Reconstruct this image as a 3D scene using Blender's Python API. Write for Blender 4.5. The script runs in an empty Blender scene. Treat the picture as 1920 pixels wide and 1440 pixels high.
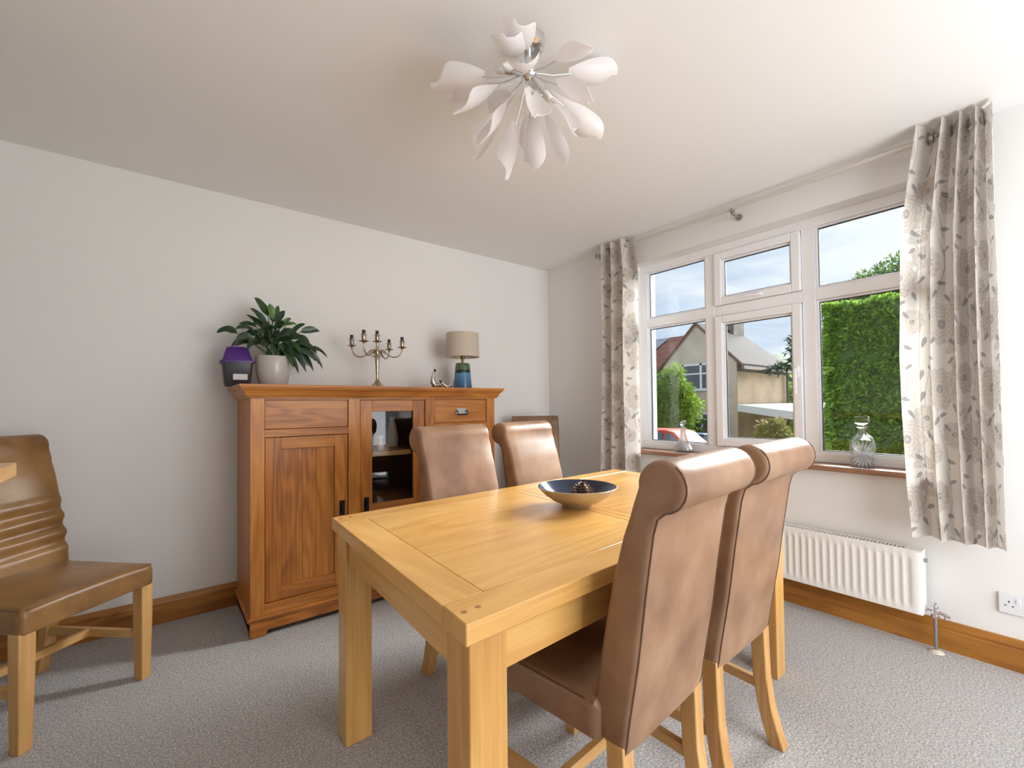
import bpy, math, random
import numpy as np
from mathutils import Vector, Matrix
random.seed(7); RNG = np.random.default_rng(7)
PI = math.pi
sc = bpy.context.scene
COL = sc.collection

# ------------------------------------------------------------------ camera
yaw, pitch, roll = math.radians(38.14), math.radians(1.113), math.radians(-0.602)
fw = Vector((math.sin(yaw)*math.cos(pitch), math.cos(yaw)*math.cos(pitch), math.sin(pitch)))
r0 = Vector((math.cos(yaw), -math.sin(yaw), 0)); u0 = r0.cross(fw)
rr = r0*math.cos(roll)+u0*math.sin(roll); uu = -r0*math.sin(roll)+u0*math.cos(roll)
cam_data = bpy.data.cameras.new('camera'); cam = bpy.data.objects.new('camera', cam_data); COL.objects.link(cam)
M3 = Matrix((rr, uu, -fw)).transposed().to_4x4()
M3.translation = Vector((-2.82413, -3.05702, 1.14606))
cam.matrix_world = M3
cam_data.sensor_width = 36; cam_data.lens = 36*831/1920
cam_data.shift_y = (742.8-720)/1920
cam_data.clip_start = 0.02; cam_data.clip_end = 500
sc.camera = cam

# ------------------------------------------------------------------ light and exposure
sc.view_settings.view_transform = 'Standard'; sc.view_settings.look = 'None'
sc.view_settings.gamma = 1; sc.view_settings.use_curve_mapping = False
sc.view_settings.exposure = 1.18
sc.cycles.caustics_reflective = False; sc.cycles.caustics_refractive = False
sc.cycles.max_bounces = 12; sc.cycles.diffuse_bounces = 6; sc.cycles.transparent_max_bounces = 16
sc.cycles.sample_clamp_indirect = 8
SKY = 0.60
SUN_W = 12.0
FILL_W = 33.0
world = bpy.data.worlds.new('overcast_sky'); sc.world = world; world.use_nodes = True
nt = world.node_tree; nt.nodes.clear()
def N(nt, t, **kw):
    n = nt.nodes.new(t)
    for k, v in kw.items():
        if k in n.inputs: n.inputs[k].default_value = v
        else: setattr(n, k, v)
    return n
def L(nt, a, b): nt.links.new(a, b)
tc = N(nt, 'ShaderNodeTexCoord'); mp = N(nt, 'ShaderNodeMapping'); mp.inputs['Scale'].default_value = (2.2, 2.2, 7.0)
L(nt, tc.outputs['Generated'], mp.inputs['Vector'])
no = N(nt, 'ShaderNodeTexNoise'); no.inputs['Scale'].default_value = 1.6; no.inputs['Detail'].default_value = 5; no.inputs['Distortion'].default_value = .5
L(nt, mp.outputs[0], no.inputs['Vector'])
cr = N(nt, 'ShaderNodeValToRGB'); e = cr.color_ramp.elements
e[0].position = .33; e[0].color = (.44, .545, .73, 1); e[1].position = .62; e[1].color = (.82, .855, .91, 1)
x = e.new(.48); x.color = (.62, .70, .82, 1)
L(nt, no.outputs['Fac'], cr.inputs['Fac'])
bg = N(nt, 'ShaderNodeBackground'); bg.inputs['Strength'].default_value = SKY
out = N(nt, 'ShaderNodeOutputWorld'); L(nt, cr.outputs[0], bg.inputs['Color']); L(nt, bg.outputs[0], out.inputs['Surface'])

def add_light(name, typ, loc, d, **kw):
    ld = bpy.data.lights.new(name, typ); o = bpy.data.objects.new(name, ld); COL.objects.link(o)
    o.location = loc; o.rotation_euler = Vector(d).to_track_quat('-Z', 'Y').to_euler()
    for k, v in kw.items():
        if hasattr(ld, k): setattr(ld, k, v)
    return o
# hazy sun behind thin cloud, shining in through the big window
add_light('hazy_sun', 'SUN', (6, -3, 6), (-.92, .03, -.385), energy=SUN_W, angle=math.radians(35), color=(1, 1, 1))
# daylight through the patio opening behind the photographer
add_light('patio_daylight', 'AREA', (-1.15, -4.62, 1.15), (-.16, 1, 0.02), energy=FILL_W, shape='RECTANGLE', size=2.0, size_y=2.1, color=(1, 1, 1))

# ------------------------------------------------------------------ mesh helpers
class MB:
    def __init__(s): s.v = []; s.f = []
    def add(s, vs, fs):
        o = len(s.v); s.v += [tuple(p) for p in vs]; s.f += [tuple(i+o for i in f) for f in fs]; return s
    def box(s, x0, x1, y0, y1, z0, z1):
        return s.add([(x0,y0,z0),(x1,y0,z0),(x1,y1,z0),(x0,y1,z0),(x0,y0,z1),(x1,y0,z1),(x1,y1,z1),(x0,y1,z1)],
                     [(3,2,1,0),(4,5,6,7),(0,1,5,4),(1,2,6,5),(2,3,7,6),(3,0,4,7)])
    def loft(s, rings, closed=True, cap=True):
        n = len(rings[0]); vs = [p for r in rings for p in r]; fs = []
        for i in range(len(rings)-1):
            for j in range(n if closed else n-1):
                k = (j+1) % n
                fs.append((i*n+j, i*n+k, (i+1)*n+k, (i+1)*n+j))
        if cap and closed:
            fs.append(tuple(range(n-1, -1, -1))); fs.append(tuple((len(rings)-1)*n+j for j in range(n)))
        return s.add(vs, fs)
    def lathe(s, prof, c=(0,0,0), n=32, cap=True):
        rings = [[(c[0]+r*math.cos(2*PI*j/n), c[1]+r*math.sin(2*PI*j/n), c[2]+z) for j in range(n)] for r, z in prof]
        return s.loft(rings, True, cap)
    def tube(s, pts, rad, n=10, cap=True):
        pts = [Vector(p) for p in pts]; m = len(pts)
        rad = [rad]*m if isinstance(rad, (int, float)) else rad
        rings = []; prev = None
        for i, p in enumerate(pts):
            t = (pts[min(i+1, m-1)]-pts[max(i-1, 0)]).normalized()
            if prev is None:
                a = Vector((0,0,1)) if abs(t.z) < .9 else Vector((1,0,0))
                x = t.cross(a).normalized()
            else: x = (prev-t*prev.dot(t)).normalized()
            prev = x; y = t.cross(x)
            rings.append([p+(x*math.cos(2*PI*j/n)+y*math.sin(2*PI*j/n))*rad[i] for j in range(n)])
        return s.loft(rings, True, cap)
    def prism(s, poly, axis, a, b):
        # poly of 2D points extruded along axis from a to b
        def P(q, t):
            return {'x': (t, q[0], q[1]), 'y': (q[0], t, q[1]), 'z': (q[0], q[1], t)}[axis]
        return s.loft([[P(q, a) for q in poly], [P(q, b) for q in poly]])
    def sphere(s, c, r, n=16, m=10, sc=(1,1,1)):
        rings = []
        for i in range(m+1):
            a = PI*(i/m)*.998+.003
            rings.append([(c[0]+sc[0]*r*math.sin(a)*math.cos(2*PI*j/n), c[1]+sc[1]*r*math.sin(a)*math.sin(2*PI*j/n), c[2]-sc[2]*r*math.cos(a)) for j in range(n)])
        return s.loft(rings)
    def build(s, name, m, parent=None, smooth=None, bevel=0, seg=2, off=None, flip=True):
        me = bpy.data.meshes.new(name)
        vs = s.v if off is None else [(p[0]-off[0], p[1]-off[1], p[2]-off[2]) for p in s.v]
        me.from_pydata(vs, [], s.f); me.validate()
        if flip:
            import bmesh
            b = bmesh.new(); b.from_mesh(me); bmesh.ops.recalc_face_normals(b, faces=b.faces); b.to_mesh(me); b.free()
        if m is not None: me.materials.append(m)
        if smooth is not None or bevel:
            me.polygons.foreach_set('use_smooth', [True]*len(me.polygons))
            me.set_sharp_from_angle(angle=math.radians(smooth if smooth else 40))
        o = bpy.data.objects.new(name, me); COL.objects.link(o)
        if parent is not None: o.parent = parent
        if bevel:
            bm = o.modifiers.new('bevel', 'BEVEL'); bm.width = bevel; bm.segments = seg; bm.limit_method = 'ANGLE'; bm.angle_limit = math.radians(40)
        return o
def thing(name, label, cat, loc=(0,0,0), rz=0, group=None):
    o = bpy.data.objects.new(name, None); COL.objects.link(o); o.empty_display_size = .1
    o.location = loc; o.rotation_euler = (0, 0, rz); o['label'] = label; o['category'] = cat
    if group: o['group'] = group
    return o
def tag(o, label, cat, group=None):
    o['label'] = label; o['category'] = cat
    if group: o['group'] = group
    return o
def struct(o): o['kind'] = 'structure'; return o
def raw_mesh(name, v, f, m, parent=None, nper=4, colors=None, smooth=False):
    me = bpy.data.meshes.new(name); v = np.asarray(v, np.float32); f = np.asarray(f, np.int32)
    me.vertices.add(len(v)); me.vertices.foreach_set('co', v.ravel())
    me.loops.add(f.size); me.loops.foreach_set('vertex_index', f.ravel())
    me.polygons.add(len(f)); me.polygons.foreach_set('loop_start', np.arange(len(f), dtype=np.int32)*nper)
    me.update(calc_edges=True)
    if smooth: me.polygons.foreach_set('use_smooth', np.ones(len(f), bool))
    if colors is not None:
        a = me.color_attributes.new('print', 'FLOAT_COLOR', 'POINT')
        a.data.foreach_set('color', np.concatenate([colors, np.ones((len(colors), 1))], 1).astype(np.float32).ravel())
    if m is not None: me.materials.append(m)
    o = bpy.data.objects.new(name, me); COL.objects.link(o)
    if parent is not None: o.parent = parent
    return o

# ------------------------------------------------------------------ materials
def mat(name):
    m = bpy.data.materials.new(name); m.use_nodes = True; t = m.node_tree
    return m, t, t.nodes['Principled BSDF']
def plain(name, col, rough=.5, metal=0, spec=.5, bump=0, bscale=200, var=0, vscale=5, **kw):
    m, t, b = mat(name)
    b.inputs['Base Color'].default_value = (*col, 1); b.inputs['Roughness'].default_value = rough; b.inputs['Metallic'].default_value = metal
    b.inputs['Specular IOR Level'].default_value = spec
    for k, v in kw.items(): b.inputs[k].default_value = v
    co = N(t, 'ShaderNodeTexCoord')
    if var:
        n = N(t, 'ShaderNodeTexNoise'); n.inputs['Scale'].default_value = vscale; n.inputs['Detail'].default_value = 6
        L(t, co.outputs['Object'], n.inputs['Vector'])
        r = N(t, 'ShaderNodeValToRGB'); r.color_ramp.elements[0].position = .3; r.color_ramp.elements[1].position = .7
        r.color_ramp.elements[0].color = (*[c*(1-var) for c in col], 1); r.color_ramp.elements[1].color = (*[min(1, c*(1+var)) for c in col], 1)
        L(t, n.outputs['Fac'], r.inputs['Fac']); L(t, r.outputs[0], b.inputs['Base Color'])
    if bump:
        n = N(t, 'ShaderNodeTexNoise'); n.inputs['Scale'].default_value = bscale; n.inputs['Detail'].default_value = 4
        L(t, co.outputs['Object'], n.inputs['Vector'])
        bp = N(t, 'ShaderNodeBump'); bp.inputs['Strength'].default_value = bump; bp.inputs['Distance'].default_value = .004
        L(t, n.outputs['Fac'], bp.inputs['Height']); L(t, bp.outputs[0], b.inputs['Normal'])
    return m
def wood(name, axis, c_dark, c_mid, c_light, rough=.42, scale=1., ring=14., knots=False, randomise=.25):
    m, t, b = mat(name)
    co = N(t, 'ShaderNodeTexCoord'); oi = N(t, 'ShaderNodeObjectInfo')
    ad = N(t, 'ShaderNodeVectorMath', operation='ADD'); mu = N(t, 'ShaderNodeVectorMath', operation='SCALE')
    cm = N(t, 'ShaderNodeCombineXYZ'); 
    for k in range(3): L(t, oi.outputs['Random'], cm.inputs[k])
    L(t, cm.outputs[0], mu.inputs[0]); mu.inputs['Scale'].default_value = 17.
    L(t, co.outputs['Object'], ad.inputs[0]); L(t, mu.outputs[0], ad.inputs[1])
    def mapped(along, across):
        mp = N(t, 'ShaderNodeMapping'); s = [across]*3; s['xyz'.index(axis)] = along
        mp.inputs['Scale'].default_value = [q*scale for q in s]; L(t, ad.outputs[0], mp.inputs['Vector']); return mp
    n1 = N(t, 'ShaderNodeTexNoise'); n1.inputs['Scale'].default_value = 1; n1.inputs['Detail'].default_value = 2; n1.inputs['Distortion'].default_value = .3
    L(t, mapped(.9, 6.5).outputs[0], n1.inputs['Vector'])
    m1 = N(t, 'ShaderNodeMath', operation='MULTIPLY'); m1.inputs[1].default_value = ring*5; L(t, n1.outputs['Fac'], m1.inputs[0])
    si = N(t, 'ShaderNodeMath', operation='SINE'); L(t, m1.outputs[0], si.inputs[0])
    n2 = N(t, 'ShaderNodeTexNoise'); n2.inputs['Scale'].default_value = 1; n2.inputs['Detail'].default_value = 5
    L(t, mapped(4, 130).outputs[0], n2.inputs['Vector'])
    n3 = N(t, 'ShaderNodeTexNoise'); n3.inputs['Scale'].default_value = 1; n3.inputs['Detail'].default_value = 3
    L(t, mapped(1.2, 3.5).outputs[0], n3.inputs['Vector'])
    # fac = .5 + .1*sine + .5*(n2-.5) + .6*(n3-.5)
    a1 = N(t, 'ShaderNodeMath', operation='MULTIPLY_ADD'); L(t, si.outputs[0], a1.inputs[0]); a1.inputs[1].default_value = .10; a1.inputs[2].default_value = -.18
    a2 = N(t, 'ShaderNodeMath', operation='MULTIPLY_ADD'); L(t, n2.outputs['Fac'], a2.inputs[0]); a2.inputs[1].default_value = .55; L(t, a1.outputs[0], a2.inputs[2])
    a3 = N(t, 'ShaderNodeMath', operation='MULTIPLY_ADD'); L(t, n3.outputs['Fac'], a3.inputs[0]); a3.inputs[1].default_value = .7; L(t, a2.outputs[0], a3.inputs[2])
    a4 = N(t, 'ShaderNodeMath', operation='MULTIPLY_ADD'); L(t, oi.outputs['Random'], a4.inputs[0]); a4.inputs[1].default_value = randomise; L(t, a3.outputs[0], a4.inputs[2])
    rp = N(t, 'ShaderNodeValToRGB'); e = rp.color_ramp.elements
    e[0].position = .22; e[0].color = (*c_dark, 1); e[1].position = .85; e[1].color = (*c_light, 1); q = e.new(.52); q.color = (*c_mid, 1)
    L(t, a4.outputs[0], rp.inputs['Fac'])
    colout = rp.outputs[0]
    if knots:
        vo = N(t, 'ShaderNodeTexVoronoi'); vo.inputs['Scale'].default_value = 1
        L(t, mapped(2.6, 8.).outputs[0], vo.inputs['Vector'])
        kr = N(t, 'ShaderNodeValToRGB'); ke = kr.color_ramp.elements
        ke[0].position = .05; ke[0].color = (1, 1, 1, 1); ke[1].position = .17; ke[1].color = (0, 0, 0, 1)
        L(t, vo.outputs['Distance'], kr.inputs['Fac'])
        mx = N(t, 'ShaderNodeMix', data_type='RGBA'); mx.inputs[7].default_value = (c_dark[0]*.35, c_dark[1]*.3, c_dark[2]*.3, 1)
        L(t, kr.outputs[0], mx.inputs[0]); L(t, colout, mx.inputs[6]); colout = mx.outputs[2]
    L(t, colout, b.inputs['Base Color']); b.inputs['Roughness'].default_value = rough
    bp = N(t, 'ShaderNodeBump'); bp.inputs['Strength'].default_value = .18; bp.inputs['Distance'].default_value = .002
    L(t, n2.outputs['Fac'], bp.inputs['Height']); L(t, bp.outputs[0], b.inputs['Normal'])
    return m
def leather(name, c1, c2, c3, rough=.36):
    m, t, b = mat(name); co = N(t, 'ShaderNodeTexCoord'); oi = N(t, 'ShaderNodeObjectInfo')
    ad = N(t, 'ShaderNodeVectorMath', operation='ADD'); L(t, co.outputs['Object'], ad.inputs[0]); L(t, oi.outputs['Location'], ad.inputs[1])
    n = N(t, 'ShaderNodeTexNoise'); n.inputs['Scale'].default_value = 4.5; n.inputs['Detail'].default_value = 8; n.inputs['Roughness'].default_value = .6
    L(t, ad.outputs[0], n.inputs['Vector'])
    r = N(t, 'ShaderNodeValToRGB'); e = r.color_ramp.elements
    e[0].position = .28; e[0].color = (*c1, 1); e[1].position = .74; e[1].color = (*c3, 1); q = e.new(.5); q.color = (*c2, 1)
    L(t, n.outputs['Fac'], r.inputs['Fac']); L(t, r.outputs[0], b.inputs['Base Color'])
    n2 = N(t, 'ShaderNodeTexNoise'); n2.inputs['Scale'].default_value = 7; n2.inputs['Detail'].default_value = 4
    L(t, ad.outputs[0], n2.inputs['Vector'])
    rg = N(t, 'ShaderNodeMapRange'); rg.inputs['To Min'].default_value = rough-.1; rg.inputs['To Max'].default_value = rough+.12
    L(t, n2.outputs['Fac'], rg.inputs['Value']); L(t, rg.outputs[0], b.inputs['Roughness'])
    vo = N(t, 'ShaderNodeTexVoronoi'); vo.inputs['Scale'].default_value = 320; L(t, ad.outputs[0], vo.inputs['Vector'])
    bp = N(t, 'ShaderNodeBump'); bp.inputs['Strength'].default_value = .12; bp.inputs['Distance'].default_value = .001
    L(t, vo.outputs['Distance'], bp.inputs['Height'])
    bp2 = N(t, 'ShaderNodeBump'); bp2.inputs['Strength'].default_value = .25; bp2.inputs['Distance'].default_value = .008
    L(t, n2.outputs['Fac'], bp2.inputs['Height']); L(t, bp.outputs[0], bp2.inputs['Normal']); L(t, bp2.outputs[0], b.inputs['Normal'])
    return m
def glass_pane(name, tint=(.93, .95, .95)):
    m = bpy.data.materials.new(name); m.use_nodes = True; t = m.node_tree; t.nodes.clear()
    o = N(t, 'ShaderNodeOutputMaterial'); mx = N(t, 'ShaderNodeMixShader'); tr = N(t, 'ShaderNodeBsdfTransparent'); gl = N(t, 'ShaderNodeBsdfGlossy')
    tr.inputs['Color'].default_value = (*tint, 1); gl.inputs['Roughness'].default_value = .02
    fr = N(t, 'ShaderNodeFresnel'); fr.inputs['IOR'].default_value = 1.45
    L(t, fr.outputs[0], mx.inputs[0]); L(t, tr.outputs[0], mx.inputs[1]); L(t, gl.outputs[0], mx.inputs[2]); L(t, mx.outputs[0], o.inputs['Surface'])
    return m
def leafmat(name, c1, c2, c3, trans=.25, rough=.5):
    m, t, b = mat(name); ge = N(t, 'ShaderNodeNewGeometry'); r = N(t, 'ShaderNodeValToRGB'); e = r.color_ramp.elements
    e[0].position = 0; e[0].color = (*c1, 1); e[1].position = 1; e[1].color = (*c3, 1); q = e.new(.5); q.color = (*c2, 1)
    L(t, ge.outputs['Random Per Island'], r.inputs['Fac']); L(t, r.outputs[0], b.inputs['Base Color']); b.inputs['Roughness'].default_value = rough
    o = t.nodes['Material Output']; ts = N(t, 'ShaderNodeBsdfTranslucent'); L(t, r.outputs[0], ts.inputs['Color'])
    mx = N(t, 'ShaderNodeMixShader'); mx.inputs[0].default_value = trans; L(t, b.outputs[0], mx.inputs[1]); L(t, ts.outputs[0], mx.inputs[2]); L(t, mx.outputs[0], o.inputs['Surface'])
    return m

WALL = plain('white_wall_paint', (.80, .795, .785), .75, spec=.25, bump=.06, bscale=140)
CEIL = plain('white_ceiling_paint', (.85, .848, .84), .8, spec=.2, bump=.04, bscale=120)
UPVC = plain('white_upvc', (.88, .89, .92), .28)
WHITE_METAL = plain('white_enamel', (.84, .83, .80), .3)
PLASTIC = plain('white_plastic', (.76, .77, .80), .3)
CHROME = plain('chrome', (.75, .75, .77), .12, 1)
STEEL = plain('dull_steel', (.45, .44, .42), .35, 1)
BLACK_IRON = plain('black_iron', (.015, .014, .018), .45, .6)
DARK = plain('dark_slot', (.03, .03, .035), .6)
OAK = {a: wood('light_oak_'+a, a, (.47, .235, .060), (.59, .32, .090), (.68, .41, .14), .28, ring=7, randomise=.10) for a in 'xyz'}
OAKL = {a: wood('chair_oak_'+a, a, (.42, .22, .07), (.54, .30, .105), (.62, .38, .15), .45, ring=9, randomise=.12) for a in 'xyz'}
ACA = {a: wood('sideboard_wood_'+a, a, (.25, .075, .012), (.455, .160, .026), (.61, .255, .05), .36, ring=12, randomise=.16) for a in 'xyz'}
PINE = {a: wood('orange_pine_'+a, a, (.26, .095, .014), (.40, .165, .025), (.50, .23, .045), .4, ring=7, knots=True, randomise=0) for a in 'xy'}
SILLW = wood('sill_wood', 'y', (.24, .115, .07), (.34, .175, .11), (.42, .23, .15), .35, ring=6, randomise=0)
LEATHER = leather('tan_leather', (.165, .080, .042), (.265, .143, .078), (.375, .23, .135))
LEATHER2 = leather('worn_brown_leather', (.15, .068, .022), (.265, .138, .045), (.37, .21, .08), .34)
STITCH = plain('dark_seam', (.12, .06, .036), .6)

# carpet
def carpet():
    m, t, b = mat('grey_carpet'); co = N(t, 'ShaderNodeTexCoord')
    n = N(t, 'ShaderNodeTexNoise'); n.inputs['Scale'].default_value = 150; n.inputs['Detail'].default_value = 4; n.inputs['Roughness'].default_value = .75
    L(t, co.outputs['Object'], n.inputs['Vector'])
    v = N(t, 'ShaderNodeTexVoronoi'); v.inputs['Scale'].default_value = 190; L(t, co.outputs['Object'], v.inputs['Vector'])
    r = N(t, 'ShaderNodeValToRGB'); e = r.color_ramp.elements
    e[0].position = .30; e[0].color = (.16, .145, .145, 1); e[1].position = .66; e[1].color = (.80, .76, .74, 1); q = e.new(.49); q.color = (.46, .43, .42, 1)
    L(t, n.outputs['Fac'], r.inputs['Fac'])
    hv = N(t, 'ShaderNodeMix', data_type='RGBA', blend_type='MULTIPLY'); hv.inputs[0].default_value = .35
    L(t, r.outputs[0], hv.inputs[6]); L(t, v.outputs['Color'], hv.inputs[7])
    sv = N(t, 'ShaderNodeHueSaturation'); sv.inputs['Saturation'].default_value = .35; sv.inputs['Value'].default_value = 1.12; L(t, hv.outputs[2], sv.inputs['Color'])
    L(t, sv.outputs[0], b.inputs['Base Color']); b.inputs['Roughness'].default_value = .95; b.inputs['Specular IOR Level'].default_value = .1
    b.inputs['Sheen Weight'].default_value = .2
    bp = N(t, 'ShaderNodeBump'); bp.inputs['Strength'].default_value = .8; bp.inputs['Distance'].default_value = .006
    L(t, n.outputs['Fac'], bp.inputs['Height']); L(t, bp.outputs[0], b.inputs['Normal'])
    return m
CARPET = carpet()

# ------------------------------------------------------------------ room shell
XL, YF, H = -3.95, -4.45, 2.40
WX = 0.02                      # inner face of the window wall
WY0, WY1, WZ0, WZ1 = -2.72, -0.955, .77, 2.215     # window opening
struct(MB().box(XL-.25, .32, YF-.25, .25, -.12, 0).build('floor', CARPET))
struct(MB().box(XL-.25, .32, YF-.25, .25, H, H+.15).build('ceiling', CEIL))
struct(MB().box(XL-.25, .32, 0, .25, 0, H).build('wall_back', WALL))
WALL_DIM = plain('bounce_cutting_wall_tone', (.58, .56, .53), .8, spec=.2)  # unseen left wall and chimney breast toned down to cut bounced light
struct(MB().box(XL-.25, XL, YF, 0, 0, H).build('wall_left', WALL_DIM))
w = MB().box(WX, .32, WY1, 0, 0, H).box(WX, .32, YF-.25, WY0, 0, H).box(WX, .32, WY0, WY1, 0, WZ0).box(WX, .32, WY0, WY1, WZ1, H)
struct(w.build('wall_right', WALL))
w = MB().box(XL-.25, -2.2, YF-.25, YF, 0, H).box(-.1, WX, YF-.25, YF, 0, H).box(-2.2, -.1, YF-.25, YF, 2.15, H)
struct(w.build('wall_front', WALL))
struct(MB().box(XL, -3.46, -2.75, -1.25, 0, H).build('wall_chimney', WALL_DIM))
def skirt_profile(t=.02, h=.132):      # (out, z)
    return [(0, 0), (t, 0), (t, h*.68), (t*.82, h*.71), (t*.82, h*.75), (t*.95, h*.78), (t*.75, h*.90), (t*.42, h), (0, h)]
p = skirt_profile()
m = MB().loft([[(X, -q[0], q[1]) for q in p] for X in (XL, WX)]); struct(m.build('baseboard_back', PINE['x'], smooth=30))
m = MB().loft([[(WX-q[0], Y, q[1]) for q in p] for Y in (-.02, YF)]); struct(m.build('baseboard_right', PINE['y'], smooth=30))

# window sill board
m = MB(); sp = [(-.022, .772), (-.03, .778), (-.03, .792), (-.024, .80), (.135, .80), (.135, .772)]
m.loft([[(q[0], Y, q[1]) for q in sp] for Y in (-2.80, -.90)])
struct(m.build('trim_sill', SILLW, smooth=30))

# ------------------------------------------------------------------ window
def window():
    root = bpy.data.objects.new('window_1', None); COL.objects.link(root); root.location = (.13, -1.82, .80); root['kind'] = 'structure'
    off = (.13, -1.82, .80)
    XF, XB = .125, .195          # front and back planes of the frame
    def bar(m, y0, y1, z0, z1, x0=XF, x1=XB): m.box(x0, x1, y0, y1, z0, z1)
    Y = dict(l=-.955, lg=-1.012, m1a=-1.482, m1b=-1.55, m2a=-2.073, m2b=-2.142, rg=-2.655, r=-2.72)
    zb, zt, zr0, zr1 = .80, 2.215, 1.730, 1.798
    zgb, zgt = .852, 2.158
    m = MB(); bar(m, Y['r'], Y['l'], zb, zgb); bar(m, Y['r'], Y['l'], zgt, zt); bar(m, Y['lg'], Y['l'], zgb, zgt); bar(m, Y['r'], Y['rg'], zgb, zgt)
    m.build('window_frame', UPVC, root, bevel=.004, off=off)
    for a, b in (('m1b', 'm1a'), ('m2b', 'm2a')):
        m = MB(); bar(m, Y[a], Y[b], zgb, zgt); m.build('mullion', UPVC, root, bevel=.004, off=off)
    for a, b in (('m1a', 'lg'), ('m2a', 'm1b'), ('rg', 'm2b')):
        m = MB(); bar(m, Y[a], Y[b], zr0, zr1); m.build('transom', UPVC, root, bevel=.004, off=off)
    gp = glass_pane('clear_window_glass')
    def lite(y0, y1, z0, z1, parent, x=.16):
        # beads round the glass, black gasket line and the pane
        g = MB(); t = .012
        for a in ((y0, y0+t, z0, z1), (y1-t, y1, z0, z1), (y0+t, y1-t, z0, z0+t), (y0+t, y1-t, z1-t, z1)): g.box(x-.022, x+.012, *a)
        bo = g.build('glazing_bead', UPVC, parent, bevel=.003, off=off)
        g = MB(); t2 = .004; yy0, yy1, zz0, zz1 = y0+t, y1-t, z0+t, z1-t
        for a in ((yy0, yy0+t2, zz0, zz1), (yy1-t2, yy1, zz0, zz1), (yy0+t2, yy1-t2, zz0, zz0+t2), (yy0+t2, yy1-t2, zz1-t2, zz1)): g.box(x-.012, x-.002, *a)
        g.build('gasket', DARK, parent, off=off)
        MB().box(x-.002, x+.002, yy0, yy1, zz0, zz1).build('pane', gp, parent, off=off)
    lite(Y['m1a'], Y['lg'], zr1, zgt, root); lite(Y['m1a'], Y['lg'], zgb, zr0, root)
    lite(Y['rg'], Y['m2b'], zr1, zgt, root); lite(Y['rg'], Y['m2b'], zgb, zr0, root)
    for z0, z1, top in ((zr1, zgt, True), (zgb, zr0, False)):
        y0, y1 = Y['m2a']+.003, Y['m1b']-.003; t = .048; z0, z1 = z0+.003, z1-.003
        m = MB()
        for a in ((y0, y0+t, z0, z1), (y1-t, y1, z0, z1), (y0+t, y1-t, z0, z0+t), (y0+t, y1-t, z1-t, z1)): m.box(.108, .19, *a)
        s = m.build('casement_sash', UPVC, root, bevel=.005, off=off)
        lite(y0+t, y1-t, z0+t, z1-t, s, .152)
        h = MB()
        if top:
            yc = (y0+y1)/2-.03; h.box(.094, .108, yc-.022, yc+.03, z0+.012, z0+.034); h.box(.078, .094, yc-.012, yc+.10, z0+.016, z0+.030)
        else:
            zc = 1.32; h.box(.096, .108, y0+.014, y0+.036, zc-.035, zc+.035); h.box(.07, .096, y0+.018, y0+.032, zc+.005, zc+.022); h.box(.066, .078, y0+.016, y0+.034, zc-.13, zc+.02)
        h.build('window_handle', UPVC, s, bevel=.004, off=off)
window()

# ------------------------------------------------------------------ dining table
TL, TW, TH = 1.672, .955, .752
def table():
    t = thing('dining_table', 'large light oak dining table with breadboard top, square legs and extension joint', 'table', (-1.540, -1.849, 0), math.radians(2.9))
    hx, hy, b, tk = TL/2, TW/2, .093, .043; g = .0012
    z0, z1 = TH-tk, TH
    for s in (-1, 1):
        MB().box(-hx, hx, *(sorted((s*hy, s*(hy-b)))), z0, z1).build('side_board', OAK['x'], t, bevel=.003)
        MB().box(*(sorted((s*hx, s*(hx-b-.008)))), -hy+b+g, hy-b-g, z0, z1-.0006).build('end_board', OAK['y'], t, bevel=.002)
        MB().box(*(sorted((s*.037, s*(hx-b-.008-g)))), -hy+b+g, hy-b-g, z0, z1-.001).build('field_panel', OAK['x'], t, bevel=.0015)
    MB().box(-.036, -.0008, -hy+b+g, hy-b-g, z0, z1-.0006).build('centre_board', OAK['y'], t, bevel=.002)
    MB().box(.0008, .036, -hy+b+g, hy-b-g, z0, z1-.0006).build('centre_board', OAK['y'], t, bevel=.002)
    li, lw = .018, .092
    for sx in (-1, 1):
        for sy in (-1, 1):
            MB().box(*sorted((sx*(hx-li), sx*(hx-li-lw))), *sorted((sy*(hy-li), sy*(hy-li-lw))), 0, z0).build('leg', OAK['z'], t, bevel=.003)
            for k in (.022, .055):
                MB().lathe([(.0065, 0), (.0065, .0008)], (sx*(hx-k), sy*(hy-.042), TH-.0003), 12).build('dowel_peg', plain('dark_oak_peg', (.30, .15, .045), .5) if 'dark_oak_peg' not in bpy.data.materials else bpy.data.materials['dark_oak_peg'], t)
    az0, az1 = TH-tk-.095, z0
    for s in (-1, 1):
        MB().box(-hx+li+lw, hx-li-lw, *sorted((s*(hy-li-.012), s*(hy-li-.034))), az0, az1).build('apron', OAK['x'], t, bevel=.002)
        MB().box(*sorted((s*(hx-li-.012), s*(hx-li-.034))), -hy+li+lw, hy-li-lw, az0, az1).build('apron', OAK['y'], t, bevel=.002)
    for ch in t.children:                       # the old table stands slightly out of square
        for v in ch.data.vertices: v.co.x += .095*v.co.y
    return t
table()

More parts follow.
